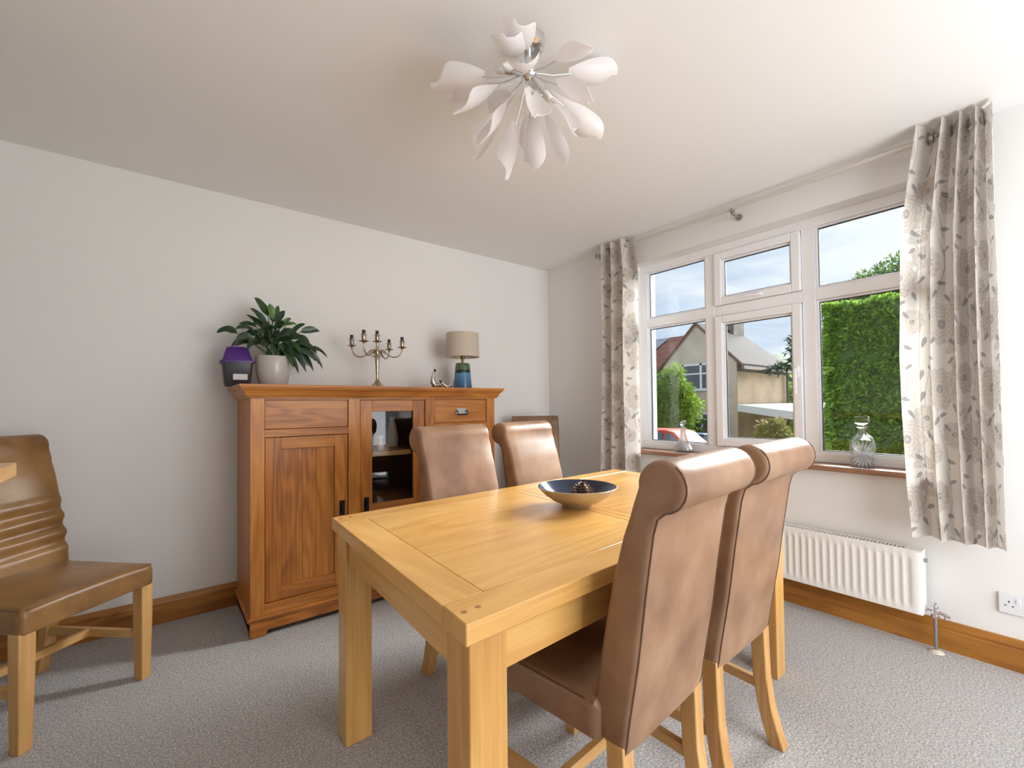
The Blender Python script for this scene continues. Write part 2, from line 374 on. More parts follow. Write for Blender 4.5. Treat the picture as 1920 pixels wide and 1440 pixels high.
# ------------------------------------------------------------------ scroll-back leather chairs
BACKP = None
def back_profile(n_front=22):
    c = (-.357, .981); r = .055
    pts = []
    # front face from bottom up
    fr = [(-.178, .42), (-.185, .50), (-.206, .62), (-.232, .75), (-.262, .86), (-.288, .93)]
    def interp(path, n):
        P = [Vector(q) for q in path]; d = [0]
        for a, b2 in zip(P, P[1:]): d.append(d[-1]+(b2-a).length)
        o = []
        for k in range(n):
            s = d[-1]*k/(n-1)
            for i in range(len(P)-1):
                if s <= d[i+1]+1e-9:
                    o.append(tuple(P[i].lerp(P[i+1], (s-d[i])/(d[i+1]-d[i])))); break
        return o
    pts += interp(fr, n_front)
    a0, a1 = math.radians(-8), math.radians(262)
    for k in range(19):
        a = a0+(a1-a0)*k/18; pts.append((c[0]+r*math.cos(a), c[1]+r*math.sin(a)))
    re = [(-.347, .911), (-.338, .88), (-.318, .75), (-.298, .60), (-.272, .45), (-.262, .375), (-.225, .372)]
    pts += interp(re, 18)
    return pts
def chair_mesh_back(wrinkle=False, hw=.192):
    prof = back_profile(40 if wrinkle else 22); n = len(prof)
    P = [Vector(q) for q in prof]; nor = []
    for i in range(n):
        t = (P[(i+1) % n]-P[i-1]).normalized(); nor.append(Vector((t.y, -t.x)))      # outward for counter-clockwise in (y,z)
    area = sum(P[i].x*P[(i+1) % n].y-P[(i+1) % n].x*P[i].y for i in range(n))
    if area < 0: nor = [-q for q in nor]
    r = .016; secs = []
    for k in range(5):
        a = PI/2*k/4; secs.append((-1, r-r*math.sin(a), r*(1-math.cos(a)) if False else r*(1-math.sin(a))))
    rings = []
    def ring(xs, inset, edge):
        out = []
        for i, q in enumerate(P):
            w = hw+(.003 if q.y > .93 else 0)
            p2 = q-nor[i]*inset
            d = 0
            x = xs*(w-edge)
            if wrinkle and i < 40:
                z = q.y; env = max(0, min(1, (z-.50)/.06))*max(0, min(1, (.80-z)/.12))
                ph = z*2*PI/.072+x*5.5
                lat = 1/(1+math.exp((x-.08)/.035))
                d = .010*math.sin(ph)*env*lat
            bow = .006*(1-(x/w)**2) if i < 22 or wrinkle and i < 40 else 0
            p2 = p2+nor[i]*(d+bow)
            out.append((x, p2.x, p2.y))
        return out
    ek = [(r*(1-math.sin(a)), r*(1-math.cos(a))) for a in [PI/2*k/4 for k in range(5)]]
    # end: inset large with edge 0 ; to inset 0 with edge r
    for inset, edge in ek: rings.append(ring(-1, inset, edge))
    mid = 21 if wrinkle else 7
    for k in range(1, mid): rings.append(ring(-1+2*k/mid, 0, r))
    for inset, edge in reversed(ek): rings.append(ring(1, inset, edge))
    return MB().loft(rings)
def seat_mesh():
    m = MB(); nx, ny = 14, 14
    y0, y1, z0, z1 = -.205, .238, .392, .482; r = .022
    xs = [-1+2*i/nx for i in range(nx+1)]
    def wd(y): return .210+(.230-.210)*(y-y0)/(y1-y0)
    # rounded box loft along y
    rings = []
    stops = [(y0, .012), (y0+.012, 0)]+[(y0+.03+(y1-y0-.06)*k/9, 0) for k in range(10)]+[(y1-r*(1-math.sin(a)), r*(1-math.cos(a))) for a in (.3, .8, 1.2, PI/2)]
    for y, ins in stops:
        w = wd(y)-ins; ring = []
        zt, zb = z1-ins, z0+ins*.3
        cs = [(w-r, zt-r, 0, PI/2), (-(w-r), zt-r, PI/2, PI), (-(w-.008), zb+.008, PI, 1.5*PI), (w-.008, zb+.008, 1.5*PI, 2*PI)]
        for ci, (cx, cz, a0, a1) in enumerate(cs):
            rad = r if ci < 2 else .008
            for k in range(6):
                a = a0+(a1-a0)*k/5; ring.append((cx+rad*math.cos(a), y, cz+rad*math.sin(a)))
            if ci == 0:
                for k in range(1, 10):
                    xx = (w-r)*(1-2*k/10); crown = .016*(1-(xx/w)**2)*max(0, 1-((y-.02)/.26)**2)
                    ring.append((xx, y, zt+crown))
        rings.append(ring)
    return m.loft(rings)
def make_chair(label, lm=None, wrinkle=False, group=None, hw=.192):
    lm = lm or LEATHER
    t = thing('dining_chair', label, 'chair', (0, 0, 0), 0, group)
    chair_mesh_back(wrinkle, hw).build('backrest', lm, t, smooth=50)
    seat_mesh().build('seat', lm, t, smooth=50)
    MB().tube([(x, .2325, .4755) for x in (-.212, -.1, 0, .1, .212)], .0016, 6).build('seam', STITCH, t, smooth=60)
    prof = back_profile()
    P = [Vector(q) for q in prof]
    for s in (-1, 1):
        MB().tube([(s*(.2065+.0195*(y+.17)/.39), y, .4745) for y in (-.17, -.05, .1, .222)], .0016, 6).build('seam', STITCH, t, smooth=60)
        # stitched seam down the rear edge and round the scroll
        pts = []
        for q in P[31:59]:
            w = hw+(.003 if q.y > .93 else 0)
            pts.append((s*(w-.0075), q.x+.0008, q.y))
        MB().tube(pts, .0012, 6).build('seam', STITCH, t, smooth=60)
        # front leg, tapered
        x0 = s*.205
        rg = []
        for z, h in ((0, .020), (.25, .0235), (.40, .0245)):
            rg.append([(x0-h, .205-h, z), (x0+h, .205-h, z), (x0+h, .205+h, z), (x0-h, .205+h, z)])
        MB().loft(rg).build('leg', OAKL['z'], t, bevel=.003)
        # sabre rear leg
        rg = []
        for z, yc in ((0, -.292), (.06, -.272), (.13, -.255), (.22, -.243), (.32, -.24), (.40, -.238)):
            h = .022; rg.append([(s*.172-h, yc-h, z), (s*.172+h, yc-h, z), (s*.172+h, yc+h, z), (s*.172-h, yc+h, z)])
        MB().loft(rg).build('leg', OAKL['z'], t, smooth=40, bevel=.003)
        # side stretcher
        m = MB(); ya, yb, z, h, v = .183, -.232, .185, .011, .016
        m.loft([[(s*.205-h, ya, z-v), (s*.205+h, ya, z-v), (s*.205+h, ya, z+v), (s*.205-h, ya, z+v)], [(s*.172-h, yb, z-v), (s*.172+h, yb, z-v), (s*.172+h, yb, z+v), (s*.172-h, yb, z+v)]])
        m.build('stretcher', OAKL['y'], t, bevel=.002)
    MB().box(-.184, .184, -.055, -.033, .170, .202).build('stretcher', OAKL['x'], t, bevel=.002)
    return t
def copy_thing(src, label, loc, rz, lm=None):
    r = src.copy(); COL.objects.link(r); r.location = loc; r.rotation_euler = (0, 0, rz); r['label'] = label
    for ch in src.children:
        c = ch.copy(); COL.objects.link(c); c.parent = r
        for g in ch.children:
            d = g.copy(); COL.objects.link(d); d.parent = c
    return r
R = math.radians
GC = 'leather scroll-back chairs round the oak table'
c1 = make_chair('brown leather scroll-back chair nearest the camera, tucked under the table', group=GC)
c1.location = (-1.872, -2.160, 0); c1.rotation_euler = (0, 0, R(5))
copy_thing(c1, 'brown leather scroll-back chair seen from behind, beside the radiator', (-1.392, -2.135, 0), R(2.2))
copy_thing(c1, 'tan leather chair seen from the front, covering the sideboard door and drawer', (-1.735, -1.588, 0), R(184))
copy_thing(c1, 'tan leather chair facing the table, right beside the end of the sideboard', (-1.205, -1.510, 0), R(188))
copy_thing(c1, 'leather chair in the room corner, only its top edge showing', (-.602, -.533, 0), R(180-38))
for o in [q for q in COL.objects if q.name.startswith('dining_chair')]:
    o.scale.z = .994 if o.location.y < -2 else 1.016      # tiny differences in the upholstery height
c0 = make_chair('worn brown leather chair with creased back, alone against the white wall at left', LEATHER2, True, None, .212)
c0.location = (-3.182, -.558, 0); c0.rotation_euler = (0, 0, R(222))

# ------------------------------------------------------------------ sideboard
SX0, SX1, SY, SB, STOP = -2.487, -.987, -.515, -.03, 1.262
def sideboard():
    base = (-1.737, -.27, 0)
    t = thing('sideboard', 'tall orange-brown wooden sideboard with glass door, drawers and moulded cornice', 'sideboard', base)
    K = dict(off=base)
    A = ACA
    # carcass: sides, back, floor, partitions
    for x in (SX0, SX1-.02): MB().box(x, x+.02, SY+.022, SB, .02, 1.2).build('side_panel', A['z'], t, bevel=.002, **K)
    inner = plain('shade_painted_cabinet_inside', (.035, .025, .03), .6)  # wooden inside coloured near-black, so its shade is in the colour
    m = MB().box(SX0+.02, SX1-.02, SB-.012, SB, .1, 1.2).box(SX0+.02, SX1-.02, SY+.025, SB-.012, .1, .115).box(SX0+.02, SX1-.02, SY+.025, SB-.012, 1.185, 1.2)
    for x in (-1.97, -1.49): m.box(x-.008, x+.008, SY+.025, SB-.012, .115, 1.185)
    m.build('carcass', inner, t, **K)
    for x0, x1 in ((SX0, -2.4225), (-2.0045, -1.9375), (-1.5255, -1.4565), (-1.0555, SX1)):
        MB().box(x0, x1, SY, SY+.024, .09, 1.2).build('stile', A['z'], t, bevel=.002, **K)
    for x0, x1 in ((-2.4225, -2.0045), (-1.9375, -1.5255), (-1.4565, -1.0555)):
        MB().box(x0, x1, SY+.001, SY+.024, 1.184, 1.2).build('top_rail', A['x'], t, **K)
        MB().box(x0, x1, SY+.001, SY+.024, .09, .155).build('bottom_rail', A['x'], t, bevel=.0015, **K)
    for x0, x1 in ((-2.4225, -2.0045), (-1.4565, -1.0555)):
        MB().box(x0, x1, SY+.001, SY+.024, .993, 1.032).build('drawer_rail', A['x'], t, bevel=.0015, **K)
    # cornice
    cp = [(-.002, 1.193), (-.012, 1.193), (-.014, 1.203), (-.022, 1.206), (-.026, 1.222), (-.034, 1.234), (-.042, 1.238), (-.044, 1.246), (-.050, 1.248), (-.052, STOP), (.0, STOP)]
    rings = []
    # mitred moulding run round left end, front, right end
    def cpt(o, z, c):
        if c == 0: return (SX0+o, SB, z)
        if c == 1: return (SX0+o, SY+o, z)
        if c == 2: return (SX1-o, SY+o, z)
        return (SX1-o, SB, z)
    for c in range(4): rings.append([cpt(o, z, c) for o, z in cp])
    MB().loft(rings).build('cornice', A['x'], t, smooth=25, **K)
    MB().box(SX0+.001, SX1-.001, SY+.001, SB, 1.2, STOP-.001).build('top_board', A['x'], t, **K)
    # plinth moulding, skirt with bracket feet
    pm = [(0, .083), (-.012, .083), (-.014, .092), (-.006, .101), (0, .103)]
    MB().loft([[cpt(o, z, c) for o, z in pm] for c in range(4)]).build('plinth_moulding', A['x'], t, smooth=25, **K)
    fp = [(SX0, 0), (SX0+.070, 0), (SX0+.074, .018), (SX0+.080, .026), (SX1-.080, .026), (SX1-.074, .018), (SX1-.070, 0), (SX1, 0), (SX1, .084), (SX0, .084)]
    MB().prism(fp, 'y', SY-.004, SY+.02).build('skirt_board', A['x'], t, bevel=.002, **K)
    for x in (SX0, SX1-.02):
        fy = [(SY+.02, 0), (SY+.08, 0), (SY+.09, .026), (SB-.09, .026), (SB-.08, 0), (SB, 0), (SB, .084), (SY+.02, .084)]
        MB().prism(fy, 'x', x, x+.02).build('side_skirt', A['y'], t, **K)
    f0 = SY+.007
    # drawers
    d = MB().box(-2.4205, -2.0065, f0, f0+.02, 1.034, 1.1825).build('drawer', A['x'], t, bevel=.0015, **K)
    for x in (-2.236, -2.186): MB().tube([(x, f0-.0004, 1.112), (x, f0+.002, 1.112)], .0035, 8).build('screw_hole', DARK, d, **K)
    d = MB().box(-1.4545, -1.0575, f0, f0+.02, 1.034, 1.1825).build('drawer', A['x'], t, bevel=.0015, **K)
    pl = MB(); cx, cz = -1.257, 1.104
    pl.prism([(cx-.048, cz-.012), (cx-.04, cz-.018), (cx+.04, cz-.018), (cx+.048, cz-.012), (cx+.048, cz+.012), (cx+.03, cz+.024), (cx-.03, cz+.024), (cx-.048, cz+.012)], 'y', f0-.003, f0)
    po = pl.build('handle_plate', STEEL, d, bevel=.001, **K)
    bl = MB(); bl.tube([(cx-.038, f0-.004, cz+.008), (cx-.038, f0-.018, cz+.004), (cx-.036, f0-.022, cz-.018), (cx+.036, f0-.022, cz-.018), (cx+.038, f0-.018, cz+.004), (cx+.038, f0-.004, cz+.008)], .0045, 8)
    bl.build('bail_handle', BLACK_IRON, d, smooth=50, **K)
    # panelled doors
    def door(x0, x1, z0, z1, hside):
        m = MB().box(x0, x0+.073, f0, f0+.022, z0, z1)
        d = m.build('door', A['z'], t, bevel=.002, **K)
        MB().box(x1-.070, x1, f0, f0+.022, z0, z1).build('door_stile', A['z'], d, bevel=.002, **K)
        MB().box(x0+.073, x1-.070, f0+.0005, f0+.022, z1-.063, z1).build('door_rail', A['x'], d, bevel=.002, **K)
        MB().box(x0+.073, x1-.070, f0+.0005, f0+.022, z0, z0+.07).build('door_rail', A['x'], d, bevel=.002, **K)
        xs = [x0+.073, x0+.165, x0+.203, x1-.070]
        xs = [x0+.073, x0+.073+.105, x0+.073+.175, x1-.070]
        for a, b in zip(xs, xs[1:]): MB().box(a+.0006, b-.0006, f0+.013, f0+.02, z0+.066, z1-.06).build('door_plank', A['z'], d, bevel=.0012, **K)
        hx = x1-.031 if hside > 0 else x0+.031
        h = MB().box(hx-.0145, hx+.0145, f0-.003, f0, .54, .622).box(hx-.006, hx+.006, f0-.018, f0-.003, .565, .60)
        h.build('handle', BLACK_IRON, d, bevel=.002, **K)
        pg = MB()
        for k in (.018, .042): pg.tube([(x1-.03, f0-.0008, z1-k), (x1-.03, f0+.002, z1-k)], .0038, 8)
        pg.build('dowel_peg', DARK, d, **K)
    door(-2.4195, -2.0075, .158, .9905, 1)
    door(-1.4535, -1.0585, .158, .9905, -1)
    # glazed door
    x0, x1, z0, z1 = -1.9345, -1.5285, .158, 1.1815
    g0, g1, gz0, gz1 = -1.866, -1.606, .577, 1.115
    d = MB().box(x0, g0, f0, f0+.022, z0, z1).build('glass_door', A['z'], t, bevel=.002, **K)
    MB().box(g1, x1, f0, f0+.022, z0, z1).build('door_stile', A['z'], d, bevel=.002, **K)
    MB().box(g0, g1, f0+.0005, f0+.022, gz1, z1).build('door_rail', A['x'], d, bevel=.002, **K)
    MB().box(g0, g1, f0+.0005, f0+.022, gz0-.066, gz0).build('door_rail', A['x'], d, bevel=.002, **K)
    MB().box(g0, g1, f0+.0005, f0+.022, z0, z0+.068).build('door_rail', A['x'], d, bevel=.002, **K)
    MB().box(g0+.0006, g1-.0006, f0+.010, f0+.02, z0+.068, gz0-.066).build('door_plank', A['z'], d, bevel=.002, **K)
    MB().box(g0, g1, f0+.012, f0+.015, gz0, gz1).build('glass', glass_pane('cabinet_glass', (.9, .9, .9)), d, **K)
    hx = -1.9005; MB().box(hx-.0145, hx+.0145, f0-.003, f0, .540, .620).box(hx-.006, hx+.006, f0-.018, f0-.003, .565, .60).build('handle', BLACK_IRON, d, bevel=.002, **K)
    MB().box(-1.962, -1.498, SY+.04, SB-.012, .845, .875).build('shelf', OAK['x'], t, bevel=.002, **K)
    MB().box(-1.962, -1.498, SY+.04, SB-.012, .545, .565).build('shelf', OAK['x'], t, bevel=.002, **K)
sideboard()

# things behind the glass
CREAM = plain('cream_ceramic', (.74, .70, .60), .35)
v = MB().lathe([(.012, 0), (.030, .004), (.034, .05), (.030, .10), (.016, .15), (.011, .18), (.017, .212), (.013, .212), (.010, .18)], n=24).build('bottle_vase', plain('white_ceramic', (.78, .77, .74), .25), smooth=50)
v.location = (-1.852, -.40, .875); tag(v, 'slim white bottle vase behind the left edge of the cabinet glass', 'vase')
f = thing('figurine', 'small pale figurine standing on the cabinet shelf behind glass', 'figurine', (-1.765, -.38, .875))
MB().lathe([(.020, 0), (.024, .01), (.019, .035), (.012, .055), (.007, .062)], n=18).build('body', CREAM, f, smooth=50)
MB().sphere((0, 0, .074), .016).build('head', CREAM, f, smooth=50)
for dx in (-.017, .017): MB().sphere((dx, 0, .084), .005, 10, 6).build('ear', CREAM, f, smooth=50)
v = MB().lathe([(.02, 0), (.038, .006), (.042, .06), (.030, .13), (.018, .175), (.022, .2), (.018, .2), (.014, .175)], n=24).build('tall_vase', plain('beige_ceramic', (.42, .34, .25), .4), smooth=50)
v.location = (-1.648, -.28, .875); tag(v, 'taller beige vase in shadow at the right inside the glass cabinet', 'vase')

# ------------------------------------------------------------------ things on the sideboard
ZT = STOP
# dark tub with purple lid
def tub():
    t = thing('storage_tub', 'dark charcoal tub with purple lid and white sticker, at left end of the sideboard', 'tub', (-2.508, -.20, ZT), R(-3))
    ch = plain('charcoal_plastic', (.035, .032, .04), .4); pu = plain('purple_plastic', (.075, .016, .19), .38)
    def sq(w, d, z, r=.016):
        o = []
        for cx, cy, a0 in ((w-r, d-r, 0), (-w+r, d-r, PI/2), (-w+r, -d+r, PI), (w-r, -d+r, 1.5*PI)):
            for k in range(5): a = a0+PI/2*k/4; o.append((cx+r*math.cos(a), cy+r*math.sin(a), z))
        return o
    MB().loft([sq(.056, .056, 0), sq(.060, .060, .004), sq(.071, .071, .118), sq(.0715, .0715, .128)]).build('body', ch, t, smooth=40)
    MB().loft([sq(.080, .080, .128), sq(.080, .080, .138), sq(.070, .070, .140), sq(.068, .068, .150), sq(.052, .052, .208), sq(.046, .046, .214)]).build('lid', pu, t, smooth=40)
    MB().loft([sq(.030, .03, .214), sq(.030, .03, .221)]).build('lid_cap', plain('lilac_plastic', (.35, .22, .5), .4), t, smooth=40)
    MB().loft([[(-.022, -.0642, .035), (.045, -.0642, .035), (.045, -.0672, .066), (-.022, -.0672, .066)], [(-.022, -.0652, .035), (.045, -.0652, .035), (.045, -.0682, .066), (-.022, -.0682, .066)]]).build('label', plain('white_sticker', (.72, .70, .68), .5), t)
tub()
# peace lily
def lily():
    bx, by = -2.338, -.25
    t = thing('potted_plant', 'peace lily with dark drooping leaves in a pale grey pot on the sideboard', 'plant', (bx, by, ZT))
    MB().lathe([(.052, 0), (.066, .004), (.074, .02), (.086, .08), (.090, .165), (.088, .170), (.082, .170), (.080, .150)], n=40).build('pot', plain('pale_grey_glaze', (.50, .48, .46), .22), t, smooth=40)
    MB().lathe([(.081, .148), (.04, .154), (.005, .156)], n=24).build('soil', plain('dark_soil', (.03, .02, .012), .9), t, smooth=40)
    lm = [plain('lily_leaf_dark', (.018, .045, .018), .33, var=.35, vscale=20), plain('lily_leaf_mid', (.030, .075, .022), .33, var=.35, vscale=20), plain('lily_leaf_bright', (.075, .17, .03), .38, var=.3, vscale=20)]
    stem = plain('lily_stem', (.05, .10, .03), .5)
    # (tip dx, tip dy, tip z above the top board, stem bend point height factor, length, width, shade)
    tips = [(-.27, -.02, .278, .13, .048, 0), (-.19, -.05, .30, .13, .045, 0), (-.165, .03, .345, .12, .030, 0), (-.19, -.06, .235, .12, .045, 0),
            (-.09, .02, .50, .17, .050, 1), (-.12, -.04, .425, .14, .045, 0), (-.02, .00, .47, .15, .045, 2), (.03, .02, .47, .17, .032, 1), (.00, .05, .45, .14, .04, 0),
            (.10, .03, .405, .13, .030, 2), (.085, -.01, .40, .12, .028, 2), (.13, .03, .37, .09, .026, 2), (.17, .00, .375, .11, .036, 0), (.245, -.02, .335, .15, .045, 0),
            (.20, .02, .27, .14, .042, 1), (.285, -.03, .18, .16, .034, 0), (.25, .03, .145, .15, .030, 0), (.215, -.05, .15, .14, .040, 0), (.17, -.02, .125, .15, .046, 0),
            (.145, -.07, .135, .14, .044, 0), (.115, .03, .12, .13, .040, 1), (.09, -.09, .17, .13, .050, 0), (.10, -.06, .14, .13, .034, 1), (.19, .06, .19, .14, .04, 0),
            (-.07, -.10, .21, .13, .055, 0), (-.03, -.12, .235, .13, .056, 0), (.06, -.13, .275, .14, .055, 0), (.03, -.10, .19, .11, .044, 1), (.15, -.10, .255, .15, .052, 0),
            (-.10, .07, .24, .13, .046, 0), (.10, .09, .28, .14, .046, 0), (-.14, -.09, .19, .11, .045, 0), (-.06, -.05, .33, .13, .050, 0), (.05, -.06, .35, .13, .048, 0),
            (.12, -.04, .30, .14, .048, 0), (-.04, .06, .38, .14, .046, 1), (-.20, .05, .21, .13, .045, 0), (.05, .10, .36, .13, .044, 0), (.0, -.09, .30, .13, .054, 0), (.07, -.10, .225, .13, .05, 0), (-.05, .0, .27, .12, .05, 1), (.02, -.04, .26, .12, .05, 0), (.20, -.05, .215, .14, .05, 0), (.16, .0, .20, .13, .046, 0), (-.15, -.02, .27, .13, .046, 0), (.13, -.08, .19, .12, .046, 1), (-.09, -.07, .28, .12, .05, 0), (.12, -.06, .075, .13, .042, 0), (.165, -.04, .085, .14, .04, 0), (.215, .0, .095, .14, .038, 0), (.26, -.03, .11, .15, .034, 0), (.085, -.09, .10, .12, .040, 1), (.20, .05, .13, .13, .04, 0), (.14, -.03, .17, .13, .05, 0), (.23, -.02, .20, .15, .044, 0), (-.13, .03, .40, .14, .036, 0), (.06, .0, .44, .14, .04, 0), (-.11, -.02, .34, .13, .046, 0)]
    rnd = random.Random(3)
    for (dx, dy, tz, ln, wd, sh) in tips:
        tip = Vector((dx, dy, tz)); h = Vector((dx, dy, 0)); hl = max(h.length, .02)
        root = Vector((rnd.uniform(-.03, .03), rnd.uniform(-.03, .03), .155))
        # blade starts back toward the plant, arching over the top
        up = tz-.17
        drop = max(0, (.36-tz))*.75
        bs = Vector((dx*(1-ln/max(hl, ln)*.72), dy*(1-ln/max(hl, ln)*.72), tz+drop*.45-(.6*ln if up > .2 else .15*ln)))
        if bs.z < .2: bs.z = .2
        ctrl = (bs+tip)/2+Vector((0, 0, .02+drop*.28))
        # stem
        mid = (root+bs)/2+Vector((0, 0, .035))
        pts = [root*(1-s)**2+mid*2*s*(1-s)+bs*s*s for s in [k/5 for k in range(6)]]
        st = MB().tube(pts, [.0035]*5+[.0022], 5)
        vs, fs = [], []; nu = 8; vw = Vector((rnd.uniform(-.6, .4), -1, rnd.uniform(-.2, 1.1))).normalized()
        for k in range(nu+1):
            s = k/nu; p = bs*(1-s)**2+ctrl*2*s*(1-s)+tip*s*s
            tn = ((ctrl-bs)*(1-s)+(tip-ctrl)*s).normalized()
            sd = tn.cross(vw).normalized()
            nn = sd.cross(tn).normalized()
            w = wd*1.18*max(.02, s**.62*(1-s)**.80*1.02) if s < 1 else .0008
            wv = .15*w*math.sin(9*s+dx*40)
            vs += [tuple(p-sd*w+nn*(w*.32+wv)), tuple(p), tuple(p+sd*w+nn*(w*.32-wv))]
        for k in range(nu):
            a = 3*k; fs += [(a, a+1, a+4, a+3), (a+1, a+2, a+5, a+4)]
        lf = MB().add(vs, fs).build('leaf', lm[sh], t, smooth=180, flip=False)
        st.build('leaf_stem', stem, lf, smooth=60)
lily()
# candelabra
def candelabra():
    t = thing('candelabra', 'tarnished brass five-arm candelabra with burnt-down black candles, in the middle of the sideboard', 'candelabra', (-1.733, -.25, ZT))
    br = plain('tarnished_brass', (.46, .38, .27), .3, 1, var=.3, vscale=30); wax = plain('black_candle', (.02, .025, .025), .5)
    MB().lathe([(.058, 0), (.058, .004), (.045, .010), (.032, .025), (.018, .042), (.011, .055), (.010, .06), (.009, .09), (.0135, .17), (.016, .205), (.009, .212), (.011, .218), (.015, .235), (.012, .25), (.008, .262), (.0075, .30), (.010, .305)], n=24).build('stem', br, t, smooth=50)
    def cup(c, par):
        MB().lathe([(.006, -.012), (.010, -.004), (.028, 0), (.030, .003), (.010, .005), (.012, .012), (.015, .024), (.0125, .038), (.019, .041), (.019, .044), (.010, .045)], c, 18).build('candle_cup', br, par, smooth=50)
        MB().lathe([(.0105, .043), (.0105, .070), (.004, .072)], c, 14).build('candle', wax, par, smooth=50)
    cup((0, 0, .305), t)
    for a, h in ((152, .275), (219, .285), (39, .270), (337, .268)):
        a = R(a); d = Vector((math.cos(a), math.sin(a), 0)); rr_ = .158
        pts = [d*q+Vector((0, 0, z)) for q, z in ((.012, .235), (.03, .250), (.045, .246), (.060, .226), (.085, .207), (.115, .203), (.140, .215), (.155, .24), (rr_, h-.01))]
        # smooth
        for _ in range(2):
            np_ = [pts[0]]
            for p, q in zip(pts, pts[1:]): np_ += [p.lerp(q, .25), p.lerp(q, .75)]
            pts = np_+[pts[-1]]
        ar = MB().tube(pts, .0042, 8).build('arm', br, t, smooth=60)
        sp = [d*(.032+.016*math.cos(k*.6))*1+Vector((0, 0, .222+.016*math.sin(k*.6))) for k in range(9)]
        MB().tube(sp, .003, 6).build('scroll', br, ar, smooth=60)
        c = d*rr_; cup((c.x, c.y, h), ar)
candelabra()
# curved silver birds
def bird(label, loc, rz, s=1., tall=True):
    t = thing('bird_ornament', label, 'ornament', loc, rz)
    sv = plain('brushed_silver', (.62, .58, .52), .28, 1) if 'brushed_silver' not in bpy.data.materials else bpy.data.materials['brushed_silver']
    if tall:
        pts = [(.060, 0, .030), (.045, 0, .020), (.022, 0, .016), (.004, 0, .022), (-.010, 0, .045), (-.012, 0, .070), (-.006, 0, .094), (.002, 0, .112), (.006, 0, .122)]
        rad = [.003, .011, .0165, .019, .0175, .012, .009, .0085, .003]
    else:
        pts = [(-.062, 0, .058), (-.050, 0, .050), (-.032, 0, .034), (-.012, 0, .020), (.008, 0, .016), (.026, 0, .030), (.038, 0, .052), (.042, 0, .070)]
        rad = [.003, .0075, .010, .014, .0155, .013, .009, .002]
    sm = [Vector(p) for p in pts]
    MB().tube(sm, rad, 14).build('body', sv, t, smooth=70)
    if tall:
        w = [(.012, -.012, .030), (.035, -.014, .022), (.062, -.010, .036)]; MB().tube(w, [.010, .011, .002], 10).build('wing', sv, t, smooth=70)
        MB().tube([(.002, 0, .111), (.006, 0, .123), (.012, 0, .126)], [.0088, .008, .002], 10).build('head', BLACK_IRON, t, smooth=70)
    else:
        MB().tube([(.0, -.012, .022), (.022, -.015, .03), (.036, -.012, .058)], [.009, .009, .002], 10).build('wing', sv, t, smooth=70)
        MB().tube([(-.050, 0, .050), (-.062, 0, .058), (-.066, 0, .063)], [.0078, .006, .0015], 10).build('head', BLACK_IRON, t, smooth=70)
    t.scale = (s, s, s)
bird('silver bird ornament with upright curved neck, left of the blue lamp', (-1.33, -.27, ZT), 0, 1.1)
bird('low silver bird ornament with raised tail, touching the blue lamp base', (-1.222, -.27, ZT), 0, 1.0, False)
# table lamp
def lamp():
    t = thing('table_lamp', 'table lamp with beige drum shade and blue green banded ceramic base', 'lamp', (-1.083, -.25, ZT))
    m, tt, b = mat('banded_glaze'); co = N(tt, 'ShaderNodeTexCoord'); sx = N(tt, 'ShaderNodeSeparateXYZ'); L(tt, co.outputs['Object'], sx.inputs[0])
    rp = N(tt, 'ShaderNodeValToRGB'); e = rp.color_ramp.elements
    no = N(tt, 'ShaderNodeTexNoise'); no.inputs['Scale'].default_value = 30; L(tt, co.outputs['Object'], no.inputs['Vector'])
    ml = N(tt, 'ShaderNodeMath', operation='MULTIPLY_ADD'); L(tt, no.outputs['Fac'], ml.inputs[0]); ml.inputs[1].default_value = .012; L(tt, sx.outputs['Z'], ml.inputs[2])
    mr = N(tt, 'ShaderNodeMapRange'); mr.inputs['From Max'].default_value = .20; L(tt, ml.outputs[0], mr.inputs['Value']); L(tt, mr.outputs[0], rp.inputs['Fac'])
    for i, (p, c) in enumerate(((0, (.045, .075, .14)), (.12, (.05, .11, .22)), (.40, (.07, .20, .36)), (.62, (.10, .27, .42)), (.66, (.012, .018, .03)), (.735, (.012, .018, .03)), (.76, (.09, .13, .065)), (1, (.10, .15, .08)))):
        q = e[i] if i < 2 else e.new(p); q.position = p; q.color = (*c, 1)
    L(tt, rp.outputs[0], b.inputs['Base Color']); b.inputs['Roughness'].default_value = .15
    MB().lathe([(.066, 0), (.070, .004), (.069, .02), (.055, .165), (.053, .185), (.046, .195), (.012, .198)], n=40).build('base', m, t, smooth=40)
    MB().lathe([(.010, .197), (.010, .225), (.016, .228), (.016, .262), (.012, .265)], n=16).build('lamp_holder', plain('aged_brass', (.25, .16, .07), .35, 1), t, smooth=40)
    lin = plain('beige_linen', (.76, .67, .56), .85, bump=.15, bscale=500, spec=.1)
    o = lin.node_tree.nodes['Material Output']; ts = N(lin.node_tree, 'ShaderNodeBsdfTranslucent'); ts.inputs['Color'].default_value = (.6, .5, .38, 1)
    mx = N(lin.node_tree, 'ShaderNodeMixShader'); mx.inputs[0].default_value = .3
    L(lin.node_tree, lin.node_tree.nodes['Principled BSDF'].outputs[0], mx.inputs[1]); L(lin.node_tree, ts.outputs[0], mx.inputs[2]); L(lin.node_tree, mx.outputs[0], o.inputs['Surface'])
    MB().lathe([(.124, .240), (.124, .247), (.119, .410), (.119, .417), (.117, .417), (.117, .410), (.122, .247), (.122, .240), (.124, .240)], n=48, cap=False).build('shade', lin, t, smooth=40)
    sp = MB()
    for k in range(3):
        a = 2*PI*k/3+.4; sp.tube([(.012*math.cos(a), .012*math.sin(a), .262), (.1225*math.cos(a), .1225*math.sin(a), .248)], .0015, 6)
    sp.build('shade_ring', STEEL, t)
lamp()

